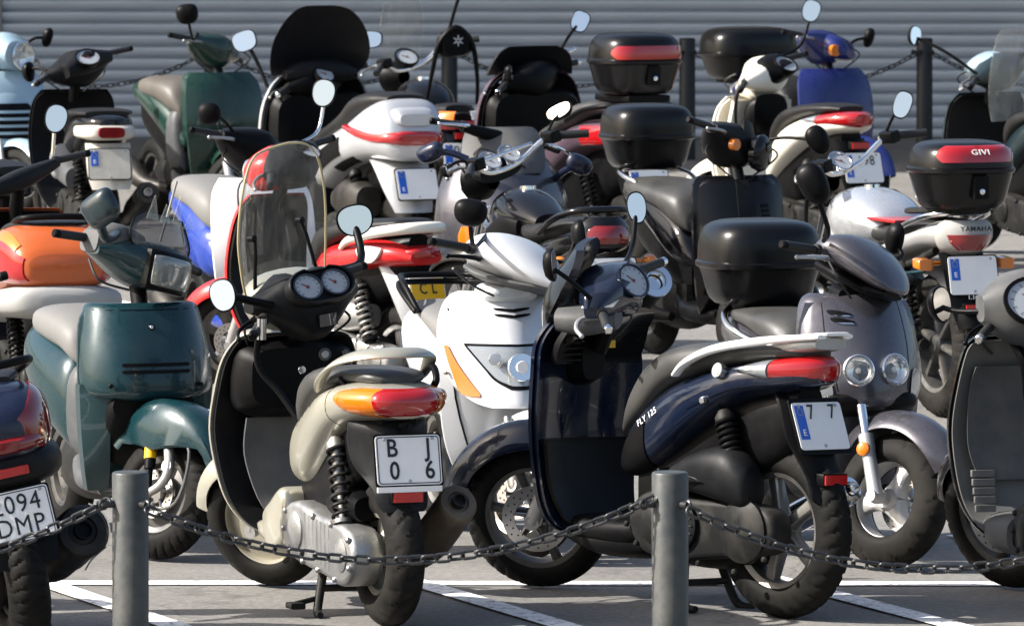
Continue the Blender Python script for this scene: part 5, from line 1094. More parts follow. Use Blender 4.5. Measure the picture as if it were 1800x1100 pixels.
def black_case():
    V = std('black scooter with worn seat and plain top case, its flat leg shield facing the camera', G3, (1345, 657), 202, 1.25, True, 'black', steer=46, seat_m='seat_dark', im='plastic', sm='black', rim='disc', shield=[(.23, .80, .13, 0), (.30, .90, .18, .02), (.5, .97, .215, .05), (.72, .98, .22, .06), (.83, .95, .21, .05), (.865, .92, .18, .03)],
            seat=[(.60, .58, .68, .10), (.54, .60, .775, .15), (.36, .68, .80, .175), (.15, .70, .815, .175), (-.04, .73, .81, .14), (-.1, .75, .79, .08)], cowl_m='plastic')
    rows = [(.48, 1.06, .16, .06), (.55, 1.08, .20, .08), (.70, 1.05, .205, .07), (.82, 1.0, .185, .05), (.85, .98, .15, .03)]
    fpanel(V, rows, 'casebox', e=2.6, t=.05); on(V, rows, [(.50, -.035, .035), (.60, -.045, .045), (.75, -.04, .04), (.845, -.03, .03)], 'plastic', 'panel_spine', e=2.6, off=.008)
    for k in range(4): on(V, rows, [(.66+.022*k, .075, .115), (.674+.022*k, .075, .115)], 'plastic_dk', 'vent_slot', e=2.6, off=.003)
    hoop(V, [(.14, -.15, .79), (.02, -.165, .82), (-.10, -.13, .84), (-.14, 0, .845), (-.10, .13, .84), (.02, .165, .82), (.14, .15, .79)], .012, 'chrome', 'luggage_rack')
    V.topcase((-.10, .85), .20, .19, .29)
    mb = MB(); mb.lathe([(.075, 0), (.085, .03), (.075, .05), (.05, .062), (0, .066)], (1.0, 0, .98), (1, 0, .05)); V.add('headlight', mb, 'black', True)
    for sg in (-1, 1): V.disk((.96, sg*.15, .97), (1, sg*.3, 0), .026, .02, 'lens_amber', 'indicator', steer=True)
    mb = MB(); mb.sheet([(.98, .98, .05, 0), (1.06, .96, .065, .01), (1.12, .93, .05, .0)], t=.015); V.add('flyscreen', mb, 'plastic_dk', True)
    V.mirror((.86, .18, 1.05), (1.02, .36, 1.02), V.cam(180, 0), .05, .07, -30, .008, p=2.2, glass=False)
    mb = MB(); mb.box((.30, .14, .33), (.75, .20, .39), .012); V.add('side_rail', mb, 'alu_paint')
black_case()

# ------------------------------------------------------------------ motorcycles
def moto(label, group, p, deg, wb, tank_m, m, rf=.305, rr=.305, steer=30, plate=None, case=None, tail=None, seat=None, tank=None, eng='engine_dk', bar_m='chrome', lean=0, rub='rubber'):
    V = Veh('motorcycle', label, 'motorcycle', group, p, deg, wb, False, rf, rr, 27, steer, lean)
    V.wheel(False, .125, 'spoke6', 'rim_dark', 'block', True, rub=rub); V.wheel(True, .10, 'spoke6', 'rim_dark', disc=.13); V.fork('chrome', .02, top=.85, off=.09)
    tank = tank or [(.92, .74, .82, .06), (.86, .68, .90, .12), (.74, .66, .935, .155), (.60, .67, .91, .15), (.50, .70, .86, .11), (.46, .72, .82, .07)]
    mb = MB(); mb.loft(tank, p=2.3, n=32); tk = V.add('fuel_tank', mb, tank_m, sharp=50); V.disk((.72, 0, tank[2][2]-.004), (.1, 0, 1), .035, .012, 'chrome', 'fuel_cap', tk)
    seat = seat or [(.54, .71, .79, .10), (.40, .70, .785, .13), (.2, .72, .81, .135), (.0, .745, .835, .12), (-.14, .77, .83, .07)]
    mb = MB(); mb.loft(seat, p=2.7); V.add('seat', mb, 'seat_black', sharp=50)
    tail = tail or [(.46, .60, .70, .09), (.2, .64, .75, .12), (0, .67, .79, .12), (-.16, .70, .80, .10), (-.25, .72, .79, .055)]
    mb = MB(); mb.loft(tail, p=2.6); V.add('tail_panel', mb, m, sharp=50)
    mb = MB(); mb.loft([(.90, .36, .62, .10), (.75, .24, .64, .15), (.50, .22, .62, .15), (.34, .26, .56, .11)], p=3)
    for i in range(8): mb.box((.56, -.155, .42+.022*i), (.84, .155, .430+.022*i), .002)
    mb.lathe([(.10, 0), (.10, .02), (.08, .03), (0, .03)], (.52, .15, .36)); V.add('engine', mb, eng)
    mb = MB(); mb.tube([(.86, 0, .86), (.5, .07, .66), (.2, .10, .62), (-.1, .08, .70)], .018, 10, 4); mb.tube([(.45, .10, .34), (.2, .10, .33), (0, .085, rr)], .025, 10); mb.tube([(.45, -.10, .34), (.2, -.10, .33), (0, -.085, rr)], .025, 10); V.add('chassis', mb, 'engine_dk')
    for sd in (1, -1): V.shock((.16, sd*.12, .64), (.03, sd*.11, .34), sm='plastic_dk')
    V.fender(True, .34, 40, 130, .065, m, tip=.6); V.fender(False, .35, 60, 165, .085, 'plastic_dk', tip=.7, name='rear_mudguard')
    X = wb-(1.0-rf)*math.tan(V.rake); V.gx, V.gz = X-.06, 1.05
    mb = MB(); mb.tube([(X-.16, -.36, 1.04), (X-.06, -.24, 1.06), (X, -.09, .985), (X, .09, .985), (X-.06, .24, 1.06), (X-.16, .36, 1.04)], .0125, 12, 6); V.add('handlebar', mb, bar_m, True)
    for sd in (1, -1):
        mb = MB(); mb.tube([(X-.085, sd*.27, 1.056), (X-.165, sd*.375, 1.038)], .018, 14); V.add('grip', mb, 'grip', True)
        mb = MB(); mb.box((X-.11, sd*.235-.03, 1.035), (X-.04, sd*.235+.03, 1.085), .008); V.add('switch_block', mb, 'plastic_dk', True)
    V.levers('alu', .23, .37, 0, .06, .007)
    mb = MB(); mb.lathe([(.04, -.06), (.085, 0), (.092, .05), (.085, .06), (0, .075)], (X+.14, 0, .93), (1, 0, 0)); V.add('headlight', mb, 'plastic_dk', True)
    V.X = X; return V
def twinbike():
    V = moto('black motorcycle with two round white dials, behind the silver white scooter', G3, (1032, 731), 20, 1.38, 'black', 'black', steer=28, tank=[(.96, .74, .80, .05), (.90, .68, .88, .11), (.78, .66, .915, .14), (.64, .67, .90, .135), (.50, .71, .85, .10), (.43, .73, .82, .075)])
    for sd in (1, -1): mb = MB(); mb.loft([(.86, .70, .74, .012, sd*.13), (.66, .71, .80, .016, sd*.142), (.52, .73, .79, .012, sd*.115)]); V.add('knee_pad', mb, 'plastic_dk')
    mb = MB(); mb.tube([(V.X-.03, -.16, 1.05), (V.X-.03, .16, 1.05)], .008, 10); V.add('cross_bar', mb, 'chrome', True)
    for y in (.055, -.065): V.gauge((V.X+.02, y, 1.03), 48, .046, rim='chrome')
    mb = MB(); mb.loft([(V.X+.02, .93, 1.02, .13), (V.X+.10, .94, 1.0, .12)], p=2.4); V.add('dial_pod', mb, 'plastic_dk', True)
    mb = MB(); mb.sheet([(.735, -.265, .075, -.03), (.755, -.272, .09, -.04), (.79, -.265, .085, -.04), (.81, -.25, .06, -.02)], t=.02); V.add('tail_light', mb, 'lens_dkred')
    mb = MB(); mb.sheet([(.70, -.225, .08, -.05), (.73, -.255, .115, -.07), (.80, -.25, .115, -.07), (.845, -.22, .08, -.04)], t=.02, e=2.4); V.add('tail_surround', mb, 'black')
    hoop(V, [(.18, .15, .76), (.0, .16, .82), (-.16, .125, .865), (-.22, 0, .875), (-.16, -.125, .865), (.0, -.16, .82), (.18, -.15, .76)], .014, 'black')
    for sd in (1, -1): mb = MB(); mb.tube([(-.18, sd*.06, .66), (-.20, sd*.18, .66)], .008, 8); mb.ell((-.21, sd*.20, .66), (.035, .03, .025)); V.add('indicator', mb, 'lens_amber')
    V.plate((-.30, 0, .60), tilt=20, border=False, m='plate_white')
    V.muffler(((.6, -.12, .26), (.3, -.17, .30), (.1, -.20, .40), (-.22, -.21, .56)), r=(.02, .05, .062, .062), tip='chrome', m='engine_dk', hole=.045)
    mb = MB(); mb.lathe([(.060, 0), (.074, .004), (.074, .016), (.048, .018)], (-.235, -.21, .572), (-.32, 0, .16)); V.add('exhaust_ring', mb, 'chrome')
    V.mirror((V.X-.05, -.24, 1.07), (V.X+.12, -.30, 1.215), V.cam(-35, .55), .062, .036, 28, .006, p=2.6, sm='plastic_dk'); V.mirror((V.X-.05, .24, 1.07), (V.X-.22, .33, .99), V.cam(60, .2), .03, .03, 0, .007, p=3)
    cable(V, [(V.X+.02, .12, 1.0), (V.X+.12, .05, 1.06), (V.X+.05, -.12, .98)]); cable(V, [(V.X, .22, 1.02), (V.X+.16, .08, .9), (V.X+.05, .05, .75)])
twinbike()
def silvertank():
    V = moto('motorcycle with bright silver tank and black case with red top', G3, (1658, 733), 22, 1.35, 'tank', 'alu_paint', rub='rubber_dusty',
             tank=[(.96, .72, .80, .05), (.90, .67, .89, .13), (.76, .655, .925, .175), (.60, .665, .905, .175), (.48, .69, .85, .13), (.43, .72, .80, .08)], tail=[(.46, .62, .70, .10), (.2, .66, .76, .135), (0, .70, .81, .13), (-.14, .71, .835, .115), (-.235, .715, .83, .075)])
    mb = MB(); mb.sheet([(.690, -.20, .055, -.03), (.715, -.255, .10, -.08), (.76, -.275, .125, -.09), (.81, -.27, .12, -.08), (.835, -.245, .09, -.04)], t=.03, e=2.2); s_ = V.add('tail_surround', mb, 'plastic_lt')
    mb = MB(); mb.sheet([(.712, -.285, .055, -.03), (.74, -.300, .085, -.05), (.772, -.304, .10, -.06), (.778, -.303, .10, -.06)], t=.014, e=2.2); V.add('tail_light', mb, 'lens_dkred')
    link('lettering', textmesh('YAMAHA', .029, 'ink', .02, sx=1.1), s_, frame((-.303, -.01, .802), (0, -1, 0), (.1, 0, 1)))
    mb = MB(); mb.loft([(.15, .84, .87, .11), (-.1, .855, .885, .12), (-.24, .86, .885, .10)], p=4); V.add('luggage_rack', mb, 'engine_dk')
    hoop(V, [(.2, .14, .76), (.0, .15, .82), (-.18, .12, .86), (-.22, 0, .865), (-.18, -.12, .86), (0, -.15, .82), (.2, -.14, .76)], .012, 'chrome')
    V.topcase((-.17, .885), .206, .20, .28, red=(.885+.28*.70, .885+.28*.945, .95), logo='GIVI', split=.60, pl=2.8)
    mb = MB(); mb.box((-.325, -.025, .925), (-.31, .012, .94), .003); V.add('case_label', mb, 'reflector_red')
    for sd in (1, -1): mb = MB(); mb.tube([(-.16, sd*.06, .655), (-.19, sd*.15, .655)], .009, 8); mb.pillow([(-.235, .63), (-.165, .635), (-.165, .68), (-.235, .675)], min(sd*.15, sd*.22), max(sd*.15, sd*.22), .015, smooth=1); V.add('indicator', mb, 'lens_amber')
    mudguard(V, [(.42, -.30, .07, -.02), (.52, -.285, .09, -.03), (.62, -.26, .10, -.03), (.70, -.20, .10, -.03)], 'plastic_dk', refl=(-.325, .475))
    P, F = V.plate((-.295, 0, .61), tilt=14, eu=(-.02, .07), border=False); link('lettering', textmesh('1.1668', .024, 'ink_white', .02), P, F @ Matrix.Translation((0, -.093, .004)))
    V.mirror((V.X-.05, -.24, 1.07), (V.X-.02, -.26, 1.255), V.cam(-5, .12), .040, .062, -18, .007, p=2.6, sm='plastic_dk'); V.gauge((V.X+.02, .0, 1.02), 48, .05, rim='chrome')
    V.muffler(((.6, -.12, .26), (.3, -.17, .30), (.1, -.19, .36), (-.15, -.20, .42)), tip='chrome'); cable(V, [(V.X, .1, 1.0), (V.X+.12, .1, .92), (V.X+.05, .05, .78)]); cable(V, [(.3, .13, .62), (.1, .15, .60), (-.1, .13, .62)], .007, 'teal')
    hoop(V, [(.55, .18, .5), (.9, .2, .6), (.95, .2, .85), (.8, .2, .9)], .01, 'plastic_dk', 'crash_bar'); mb = MB(); mb.box((.2, -.13, .80), (.55, .13, .812), .002); V.add('strap', mb, 'reflector_red')
silvertank()
def archbike():
    V = moto('black motorcycle seen from behind, with black arched backrest carrying a pale emblem, before the shutter', G2, (795, 455), 13, 1.4, 'black', 'black')
    mb = MB(); P = cr([(.02, .14, .83), (-.05, .125, .98), (-.08, .09, 1.15), (-.09, .0, 1.235), (-.08, -.09, 1.15), (-.05, -.125, .98), (.02, -.14, .83)], 6); mb.tube(P, [.010, .011, .016, .022, .016, .011, .010], 10); a = V.add('backrest', mb, 'plastic_dk')
    mb = MB(); mb.loft([(-.055, 1.08, 1.225, .10), (-.10, 1.09, 1.225, .07)], p=3); V.add('backrest_pad', mb, 'plastic_dk', parent=a)
    e = MB()
    for i in range(6): b = R(60*i+30); e.add([(-.138, -.002+.03*math.cos(b)*k+.006*math.sin(b)*q, 1.172+.03*math.sin(b)*k-.006*math.cos(b)*q) for k, q in ((.2, 1), (1, .4), (1, -.4), (.2, -1))], [(0, 1, 2, 3)])
    V.add('emblem', e, 'sticker_silver', parent=a)
    mb = MB(); mb.sheet([(.705, -.265, .125, -.06), (.735, -.28, .14, -.07), (.75, -.275, .13, -.06)], t=.02); V.add('tail_light', mb, 'lens_red')
    for sd in (1, -1): mb = MB(); mb.sheet([(.755, -.262, .15, -.10), (.79, -.255, .13, -.10), (.80, -.25, .10, -.08)], *sorted((sd*.35, sd*1.)), t=.02); V.add('indicator', mb, 'lens_white' if sd < 0 else 'lens_amber')
    mudguard(V, [(.42, -.28, .09, -.02), (.60, -.26, .11, -.03), (.72, -.22, .11, -.03)], 'black', refl=(-.29, .672)); V.plate((-.285, 0, .555), tilt=12, rows=(('0817', .015, .036), ('FNN', .015, -.036)), eu=(-.06, .07), border=False, size=.052, bold=.0)
    V.mirror((V.X-.05, -.24, 1.07), (V.X+.0, -.30, 1.44), V.cam(0, .15), .062, .042, 14, .010, p=3, sm='plastic_dk'); V.gauge((V.X+.02, 0, 1.04), 50, .06); V.muffler()
    mb = MB(); mb.sheet([(1.02, V.X+.12, .12, .05), (1.2, V.X+.08, .16, .06), (1.36, V.X+.0, .12, .03)], t=.004); V.add('windscreen', mb, 'clear_screen', True)
archbike()

# ------------------------------------------------------------------ big scooters of the back rows
def maxi(label, p, deg, m, screen=None, case=False, wide=.26):
    V = Veh('motor_scooter', label, 'scooter', G2, p, deg, 1.45, False, rf=.25, rr=.24, steer=26)
    V.wheel(False, .135, 'spoke5', 'rim_dark', rub='rubber_dusty'); V.wheel(True, .12, 'spoke3', 'rim_dark', disc=.1); under(V, 1.15, .2); V.fork(); V.fender(True, .29, 20, 150, .08, m)
    rows = [(.24, 1.02, .20, .0), (.34, 1.12, .27, .03), (.50, 1.18, .31, .08), (.70, 1.20, .315, .10), (.88, 1.18, .30, .09), (1.0, 1.14, .25, .07), (1.06, 1.10, .18, .04)]
    legshield(V, rows, m, 'plastic_dk', e=2.6, t=.03, inner_w=.93, inner_off=-.035, glove=[(1.12, .62, .96, .27), (1.04, .60, .98, .275), (.98, .60, .95, .25)], gm='plastic_dk'); V.rows = rows
    V.gearcase(m='engine_dk'); V.shock((.2, .15, .6), (.06, .15, .3)); V.shock((.2, -.15, .6), (.06, -.15, .3)); return V
def silvermaxi():
    V = maxi('silver maxi scooter with full width red tail strip and tall black windscreen, seen from behind', (698, 508), 24, 'silver')
    tail = [(.72, .48, .56, .14), (.60, .48, .74, .20), (.40, .56, .80, .225), (.2, .62, .86, .23), (.0, .65, .95, .215), (-.12, .655, .97, .19), (-.21, .66, .90, .15), (-.25, .69, .82, .10)]
    rearbody(V, 'silver', 'seat_black', tail, [(.80, .60, .70, .12), (.70, .64, .79, .17), (.5, .74, .83, .19), (.36, .78, .90, .18), (.2, .86, .985, .18), (.0, .92, 1.0, .16), (-.1, .93, .99, .1)], p=3)
    mb = MB(); mb.loft([(.16, .80, .84, .238), (.04, .765, .832, .234), (-.10, .738, .818, .206), (-.20, .736, .816, .17), (-.268, .74, .812, .118), (-.282, .75, .80, .06)], p=3.2); V.add('tail_light', mb, 'lens_red')
    mb = MB(); mb.loft([(.02, .86, .93, .12), (-.2, .84, .93, .115), (-.255, .84, .90, .09)], p=4); V.add('tail_box', mb, 'silver')
    mb = MB(); mb.loftpatch(tail, .50, .22, 8, -22, .004, .02, p=3); V.add('side_grille', mb, 'plastic_dk'); mb = MB(); mb.loftpatch(tail, .36, .12, -38, -62, .004, .02, p=3); V.add('side_grille', mb, 'plastic_dk')
    mudguard(V, [(.40, -.25, .10, -.03), (.50, -.21, .13, -.06), (.62, -.16, .15, -.10), (.66, -.10, .15, -.10)], 'alu_paint'); V.plate((-.26, 0, .545), tilt=22, eu=(-.05, .07), border=False)
    mb = MB(); mb.loft([(.42, .38, .50, .07, .12), (.24, .34, .56, .09, .13), (.06, .36, .52, .07, .13)]); V.add('airbox', mb, 'exhaust'); V.muffler(((.42, -.10, .2), (.25, -.2, .24), (.1, -.22, .32), (-.2, -.22, .40)), m='rusty')
    bars(V, 'plastic_dk', z=1.03, tip='chrome'); V.levers('alu')
    ws = [(1.04, 1.20, .24, .10), (1.12, 1.17, .275, .14), (1.22, 1.13, .27, .13), (1.32, 1.08, .22, .10), (1.385, 1.04, .15, .06), (1.405, 1.03, .08, .02)]
    mb = MB(); mb.sheet(ws, t=.006); V.add('windscreen', mb, 'visor_black')
    mb = MB(); mb.yloft([(-.20, .98, 1.06, 1.02, 1.08), (-.1, .96, 1.08, 1.0, 1.12), (.1, .96, 1.08, 1.0, 1.12), (.20, .98, 1.06, 1.02, 1.08)]); V.add('dashboard', mb, 'plastic'); V.gauge((.95, .05, 1.06), 45, .05)
    V.mirror((1.16, .27, 1.04), (1.07, .40, 1.225), V.cam(-8, .15), .066, .056, 20, .011, p=2.8, m='visor_black'); V.mirror((1.16, -.27, 1.04), (1.30, -.395, 1.212), V.cam(0, .15), .074, .046, 0, .011, p=3, m='visor_black')
silvermaxi()
def purplemaxi():
    V = maxi('dark purple maxi scooter with round topped case with red reflector band, seen from behind', (1105, 505), 28, 'purple')
    tail = [(.72, .50, .58, .13), (.60, .50, .72, .18), (.40, .60, .80, .20), (.2, .68, .85, .20), (.0, .70, .86, .18), (-.12, .72, .86, .14), (-.2, .74, .84, .08)]
    rearbody(V, 'purple', 'seat_dark', tail, [(.80, .58, .68, .12), (.70, .66, .78, .16), (.5, .76, .84, .18), (.36, .80, .92, .175), (.15, .87, .95, .165), (-.05, .88, .94, .12)], p=2.8)
    mb = MB(); mb.loftpatch(tail, .16, -.20, 25, -28, .006, .02, p=2.8); V.add('tail_light', mb, 'lens_red'); mb = MB(); mb.loft([(-.12, .765, .83, .13), (-.2, .765, .83, .095), (-.225, .77, .82, .05)], p=3); V.add('tail_light', mb, 'lens_red')
    hoop(V, [(.3, .2, .84), (.1, .215, .90), (-.1, .18, .93), (-.18, 0, .935), (-.1, -.18, .93), (.1, -.215, .90), (.3, -.2, .84)], .014, 'plastic_dk'); mb = MB(); mb.box((-.22, -.12, .95), (.14, .12, .985), .01); V.add('luggage_rack', mb, 'plastic_dk')
    V.topcase((-.06, .99), .215, .21, .31, red=(.99+.31*.58, .99+.31*.80, 1.12), split=.56, pl=3)
    mudguard(V, [(.36, -.25, .10, -.03), (.5, -.20, .12, -.05), (.68, -.14, .13, -.08)], 'plastic_dk'); V.plate((-.23, 0, .53), tilt=20, eu=(-.05, .07), border=False); V.muffler()
    mb = MB(); mb.sheet([(1.04, 1.19, .25, .10), (1.10, 1.16, .235, .10), (1.16, 1.12, .20, .08), (1.19, 1.09, .14, .04)], t=.02); V.add('windscreen', mb, 'visor_black'); bars(V, 'plastic_dk', z=1.04, tip='chrome'); V.levers('chrome', .16, .34, 0, .07, .009)
    X = V.gx; mb = MB(); mb.tube([(X, -.03, .93), (X+.02, -.16, 1.05), (X-.05, -.34, 1.10)], .012, 10, 5); V.add('handlebar', mb, 'chrome', True)
    V.mirror((X, -.22, 1.06), (1.22, -.38, 1.305), V.cam(0, .18), .048, .058, -20, .009, p=3, sm='plastic_dk'); V.mirror((X, .22, 1.06), (.98, .16, 1.05), V.cam(90, .1), .05, .05, 0, .009, p=3)
purplemaxi()

# ------------------------------------------------------------------ ordinary scooters of the back rows
def ivory():
    V = std('ivory scooter with clear and red tail light, seen from its left rear', G2, (1480, 478), 26, 1.25, False, 'ivory', im='ivory', floor='plastic_dk', cowl_m='ivory', seat_m='seat_black', rim='spoke5', rf=.25, rr=.25, fend=(.31, 15, 140, .08),
            tail=[(.66, .44, .52, .10), (.58, .45, .62, .14), (.44, .52, .735, .17), (.28, .60, .79, .18), (.10, .68, .82, .17), (-.06, .72, .83, .14), (-.16, .74, .82, .09), (-.2, .76, .80, .05)], seat=[(.66, .58, .66, .08), (.58, .64, .76, .12), (.42, .74, .84, .15), (.2, .80, .875, .15), (.0, .83, .88, .125), (-.1, .84, .87, .07)])
    mb = MB(); mb.sheet([(.40, 1.03, .17, .03), (.60, 1.035, .19, .03), (.86, .98, .17, .03)], t=.03, off=-.03); V.add('inner_panel', mb, 'ivory')
    mb = MB(); mb.loft([(.92, .64, .80, .09), (.86, .62, .88, .13), (.80, .70, .9, .10)], p=3); V.add('helmet_pouch', mb, 'plastic_dk')
    mb = MB(); mb.loft([(-.0, .75, .835, .165), (-.10, .755, .845, .135), (-.19, .76, .845, .085), (-.23, .775, .835, .04)], p=2.5); V.add('tail_light', mb, 'lens_red'); mb = MB(); mb.loft([(.14, .78, .80, .176), (.06, .765, .825, .174), (.002, .755, .834, .166)], p=2.5); V.add('indicator', mb, 'lens_clear')
    mudguard(V, [(.40, -.24, .08, -.02), (.52, -.19, .09, -.03), (.70, -.11, .10, -.05)], 'plastic_dk', refl=(-.2, .67)); V.plate((-.235, 0, .555), tilt=18, rows=(('198', .02, .036),), eu=(-.05, .07), border=False, bold=0)
    mb = MB(); mb.loft([(.72, .98, 1.05, .07), (.82, .93, 1.10, .12), (.92, .92, 1.08, .10)], p=2.5); V.add('dashboard', mb, 'plastic_dk', True); mb = MB(); mb.loft([(.90, .86, 1.02, .10), (1.0, .88, 1.0, .08), (1.05, .9, .96, .04)]); V.add('front_cowl', mb, 'ivory', True); V.gauge((.73, 0, 1.05), 50, .06)
    V.mirror((.86, -.17, 1.05), (1.02, -.36, 1.325), V.cam(0, .12), .050, .062, -16, .008, bend=(.98, -.28, 1.15), p=2.5, sm='plastic_dk'); cable(V, [(.86, .12, 1.0), (.90, .16, .85), (1.0, .10, .55)], .013, name='hose')
ivory()
def dusty():
    V = std('dusty black scooter with grubby plate, seen from behind left of the dark green scooter', G2, (184, 462), 13, 1.22, False, 'black', tyres='rubber_dusty', seat=[(.60, .58, .66, .08), (.5, .66, .78, .14), (.3, .74, .81, .165), (.08, .77, .815, .165), (-.08, .78, .81, .12)], cowl_m='plastic')
    mb = MB(); mb.loft([(.02, .655, .745, .165), (-.12, .655, .745, .14), (-.19, .665, .735, .10), (-.205, .68, .72, .05)], p=3.4); V.add('tail_light', mb, 'plate_dirty'); mb = MB(); mb.loft([(-.17, .665, .735, .085), (-.215, .672, .728, .07)], p=4); V.add('brake_light', mb, 'lens_dkred')
    mudguard(V, [(.40, -.22, .10, -.02), (.48, -.20, .12, -.03), (.64, -.14, .12, -.05)], 'plate_dirty'); V.plate((-.205, .01, .535), tilt=14, m='plate_dirty', eu=(-.01, .07), border=False)
    mb = MB(); mb.yloft([(-.16, .72, .84, .98, 1.05), (0, .70, .92, .95, 1.10), (.16, .72, .84, .98, 1.05)], p=2.6); V.add('dashboard', mb, 'plastic', True); V.gauge((.71, .02, 1.06), 48, .055, sx=1.3)
    V.mirror((.86, .2, 1.04), (.84, .26, .98), V.cam(60, .1), .045, .055, 0, .009, p=2.2, glass=False)
    mb = MB(); mb.loft([(.5, .42, .60, .05, .16), (.3, .44, .62, .06, .17)]); V.add('side_panel', mb, 'silver'); mb = MB(); mb.loft([(.36, .40, .56, .07, .13), (.12, .38, .5, .06, .13)]); V.add('airbox', mb, 'plastic_grey')
dusty()
def darkgreen():
    V = std('dark green scooter with brown grey seat, facing the camera before the shutter', G2, (420, 405), 204, 1.24, True, 'green', seat_m='seat_brown', cowl_m='green', floor='plastic_grey', seat=[(.60, .60, .68, .10), (.52, .62, .80, .15), (.34, .68, .83, .17), (.12, .70, .83, .165), (-.04, .72, .80, .1)])
    rows = [(.46, 1.06, .18, .06), (.56, 1.09, .225, .09), (.72, 1.06, .225, .08), (.84, 1.01, .21, .06), (.88, .98, .17, .04)]
    fpanel(V, rows, 'green', e=2.4, t=.05)
    for k in range(5): on(V, rows, [(.50+.026*k, -.11, .14), (.508+.026*k, -.11, .14)], 'plastic_dk', 'vent_slot', e=2.4, off=.003)
    for sg in (-1, 1): on(V, rows, [(.555, *sorted((sg*.165, sg*.2))), (.58, *sorted((sg*.14, sg*.205))), (.63, *sorted((sg*.14, sg*.215)))], 'lens_amber', 'indicator', e=2.4, off=.012)
    mb = MB(); mb.loft([(.62, .30, .42, .10), (.585, .30, .66, .14), (.5, .3, .67, .15)], p=3.5); V.add('seat_base', mb, 'plastic_grey')
    V.disk((1.03, .0, .80), (1, 0, .2), .012, .004, 'blue_plastic', 'badge'); V.mirror((.86, -.17, 1.06), (1.28, -.33, 1.225), V.cam(180, .05), .062, .058, -8, .008, bend=(1.14, -.24, 1.08), p=2.6, glass=False)
darkgreen()
def bluescooter():
    V = std('dark blue scooter with large black top case behind it, last before the shutter', G2, (1500, 395), 205, 1.22, True, 'blue', sm='blue', cowl_m='blue', steer=34)
    rows = [(.40, 1.05, .17, .06), (.55, 1.08, .20, .08), (.72, 1.05, .195, .07), (.80, 1.0, .16, .05)]
    fpanel(V, rows, 'blue', e=1.6, t=.05); V.topcase((-.12, .78), .275, .21, .30)
    V.disk((.98, -.09, .97), (1, -.4, 0), .034, .02, 'lens_amber', 'indicator', steer=True); mb = MB(); mb.loft([(.86, .93, 1.08, .11), (.98, .93, 1.06, .10), (1.04, .95, 1.0, .05)]); V.add('front_cowl', mb, 'blue', True)
    V.mirror((.86, .2, 1.03), (.72, .36, 1.04), V.cam(150, .1), .03, .06, 20, .009, p=2.3, glass=False)
    mb = MB(); mb.box((-.3, -.12, .75), (.1, .12, .78), .005); V.add('luggage_rack', mb, 'plastic_dk')
bluescooter()
def skyblue():
    V = std('pale blue scooter with round chromed headlight at the left edge, facing the camera', G2, (24, 402), 196, 1.22, True, 'skyblue', cowl_m='skyblue', sm='skyblue')
    rows = [(.42, 1.05, .2, .06), (.55, 1.09, .235, .08), (.72, 1.06, .235, .08), (.82, 1.0, .2, .05)]
    fpanel(V, rows, 'skyblue', e=2, t=.05); on(V, rows, [(.50, -.12, .12), (.55, -.15, .15), (.66, -.15, .15), (.70, -.12, .12)], 'plastic_dk', 'grille', e=2, off=.004)
    for k in range(4): on(V, rows, [(.525+.04*k, -.14, .14), (.54+.04*k, -.14, .14)], 'skyblue', 'grille_bar', e=2, off=.009)
    mb = MB(); mb.loft([(.82, .90, 1.08, .13), (.94, .88, 1.10, .14), (1.03, .90, 1.06, .12)]); V.add('front_cowl', mb, 'skyblue', True); lamp(V, (1.035, 0, .98), (1, 0, .1), .075, steer=True)
    V.mirror((.86, .17, 1.06), (.78, .30, 1.06), V.cam(140, .1), .03, .06, 25, .009, p=2.3, glass=False)
skyblue()
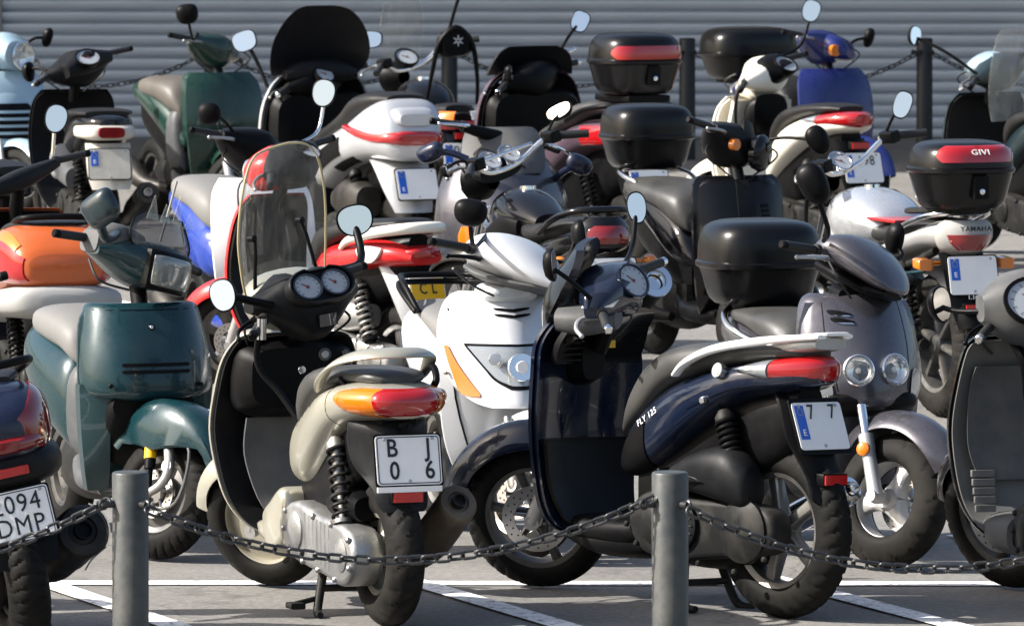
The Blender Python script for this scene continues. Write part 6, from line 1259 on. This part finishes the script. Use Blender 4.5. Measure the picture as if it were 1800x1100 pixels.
def edgeblack():
    V = std('black scooter seat, mostly cut off by the left edge above the orange scooter', G3, (2, 610), 38, 1.2, False, 'black', seat=[(.60, .58, .66, .09), (.5, .66, .82, .16), (.3, .76, .86, .18), (.05, .80, .86, .17), (-.1, .8, .84, .1)])
edgeblack()
def screened():
    V = std('dark green black scooter with clear windscreen at the right edge before the shutter', G2, (1875, 470), 22, 1.25, False, 'darkteal', cowl_m='darkteal', sm='darkteal')
    ws = [(.74, .70, .13, .05), (.86, .70, .155, .06), (1.04, .68, .15, .06), (1.20, .65, .115, .04), (1.235, .64, .06, .02)]
    mb = MB(); mb.sheet(ws, t=.005); V.add('windscreen', mb, 'hazy_screen'); mb = MB(); mb.loft([(.84, .98, 1.09, .09), (.95, .96, 1.10, .12), (1.03, .98, 1.06, .07)]); V.add('front_cowl', mb, 'skyblue', True)
    V.mirror((.86, .2, 1.04), (1.0, .42, 1.19), V.cam(40, .15), .04, .055, -20, .009, p=2.3); V.levers('alu')
screened()
# ------------------------------------------------------------------ small litter on the asphalt
def leaf(px, py, s, rot, label):
    mb = MB(); n = 9; L = []
    for i in range(n): t = i/(n-1); w_ = .45*math.sin(math.pi*t)**.8*(1-.35*t); L.append((t-.5, w_, .10*(t-.5)**2+.16*w_))
    top = [(x*s, y*s, z*s+.003) for x, y, z in L]+[(x*s, -y*s, z*s+.003) for x, y, z in L[::-1]]
    mid = [(x*s, 0, .10*x*x*s+.0035) for x, y, z in L]
    vs = top[:n]+mid+top[n:][::-1]; fs = []
    for i in range(n-1): fs += [(i, i+1, n+i+1, n+i), (n+i, n+i+1, 2*n+i+1, 2*n+i)]
    mb.add(vs, fs); st = MB()
    o = link('dry_leaf', mb.mesh('dry_leaf', 'leaf_brown', 60)); o.location = gp(px, py); o.rotation_euler = (0, 0, rot); tag(o, label, 'leaf', 'dry leaves on the asphalt')
mat('leaf_brown', (.10, .055, .025), .7, nz=.5, scale=80)
leaf(935, 986, .055, .4, 'small dry brown leaf on the asphalt below the front wheel of the navy scooter')
leaf(1252, 1050, .03, 2.2, 'tiny dry leaf on the asphalt just right of the front right bollard')
leaf(510, 1066, .025, 1.1, 'tiny dry leaf on the asphalt left of the champagne scooter kickstand')
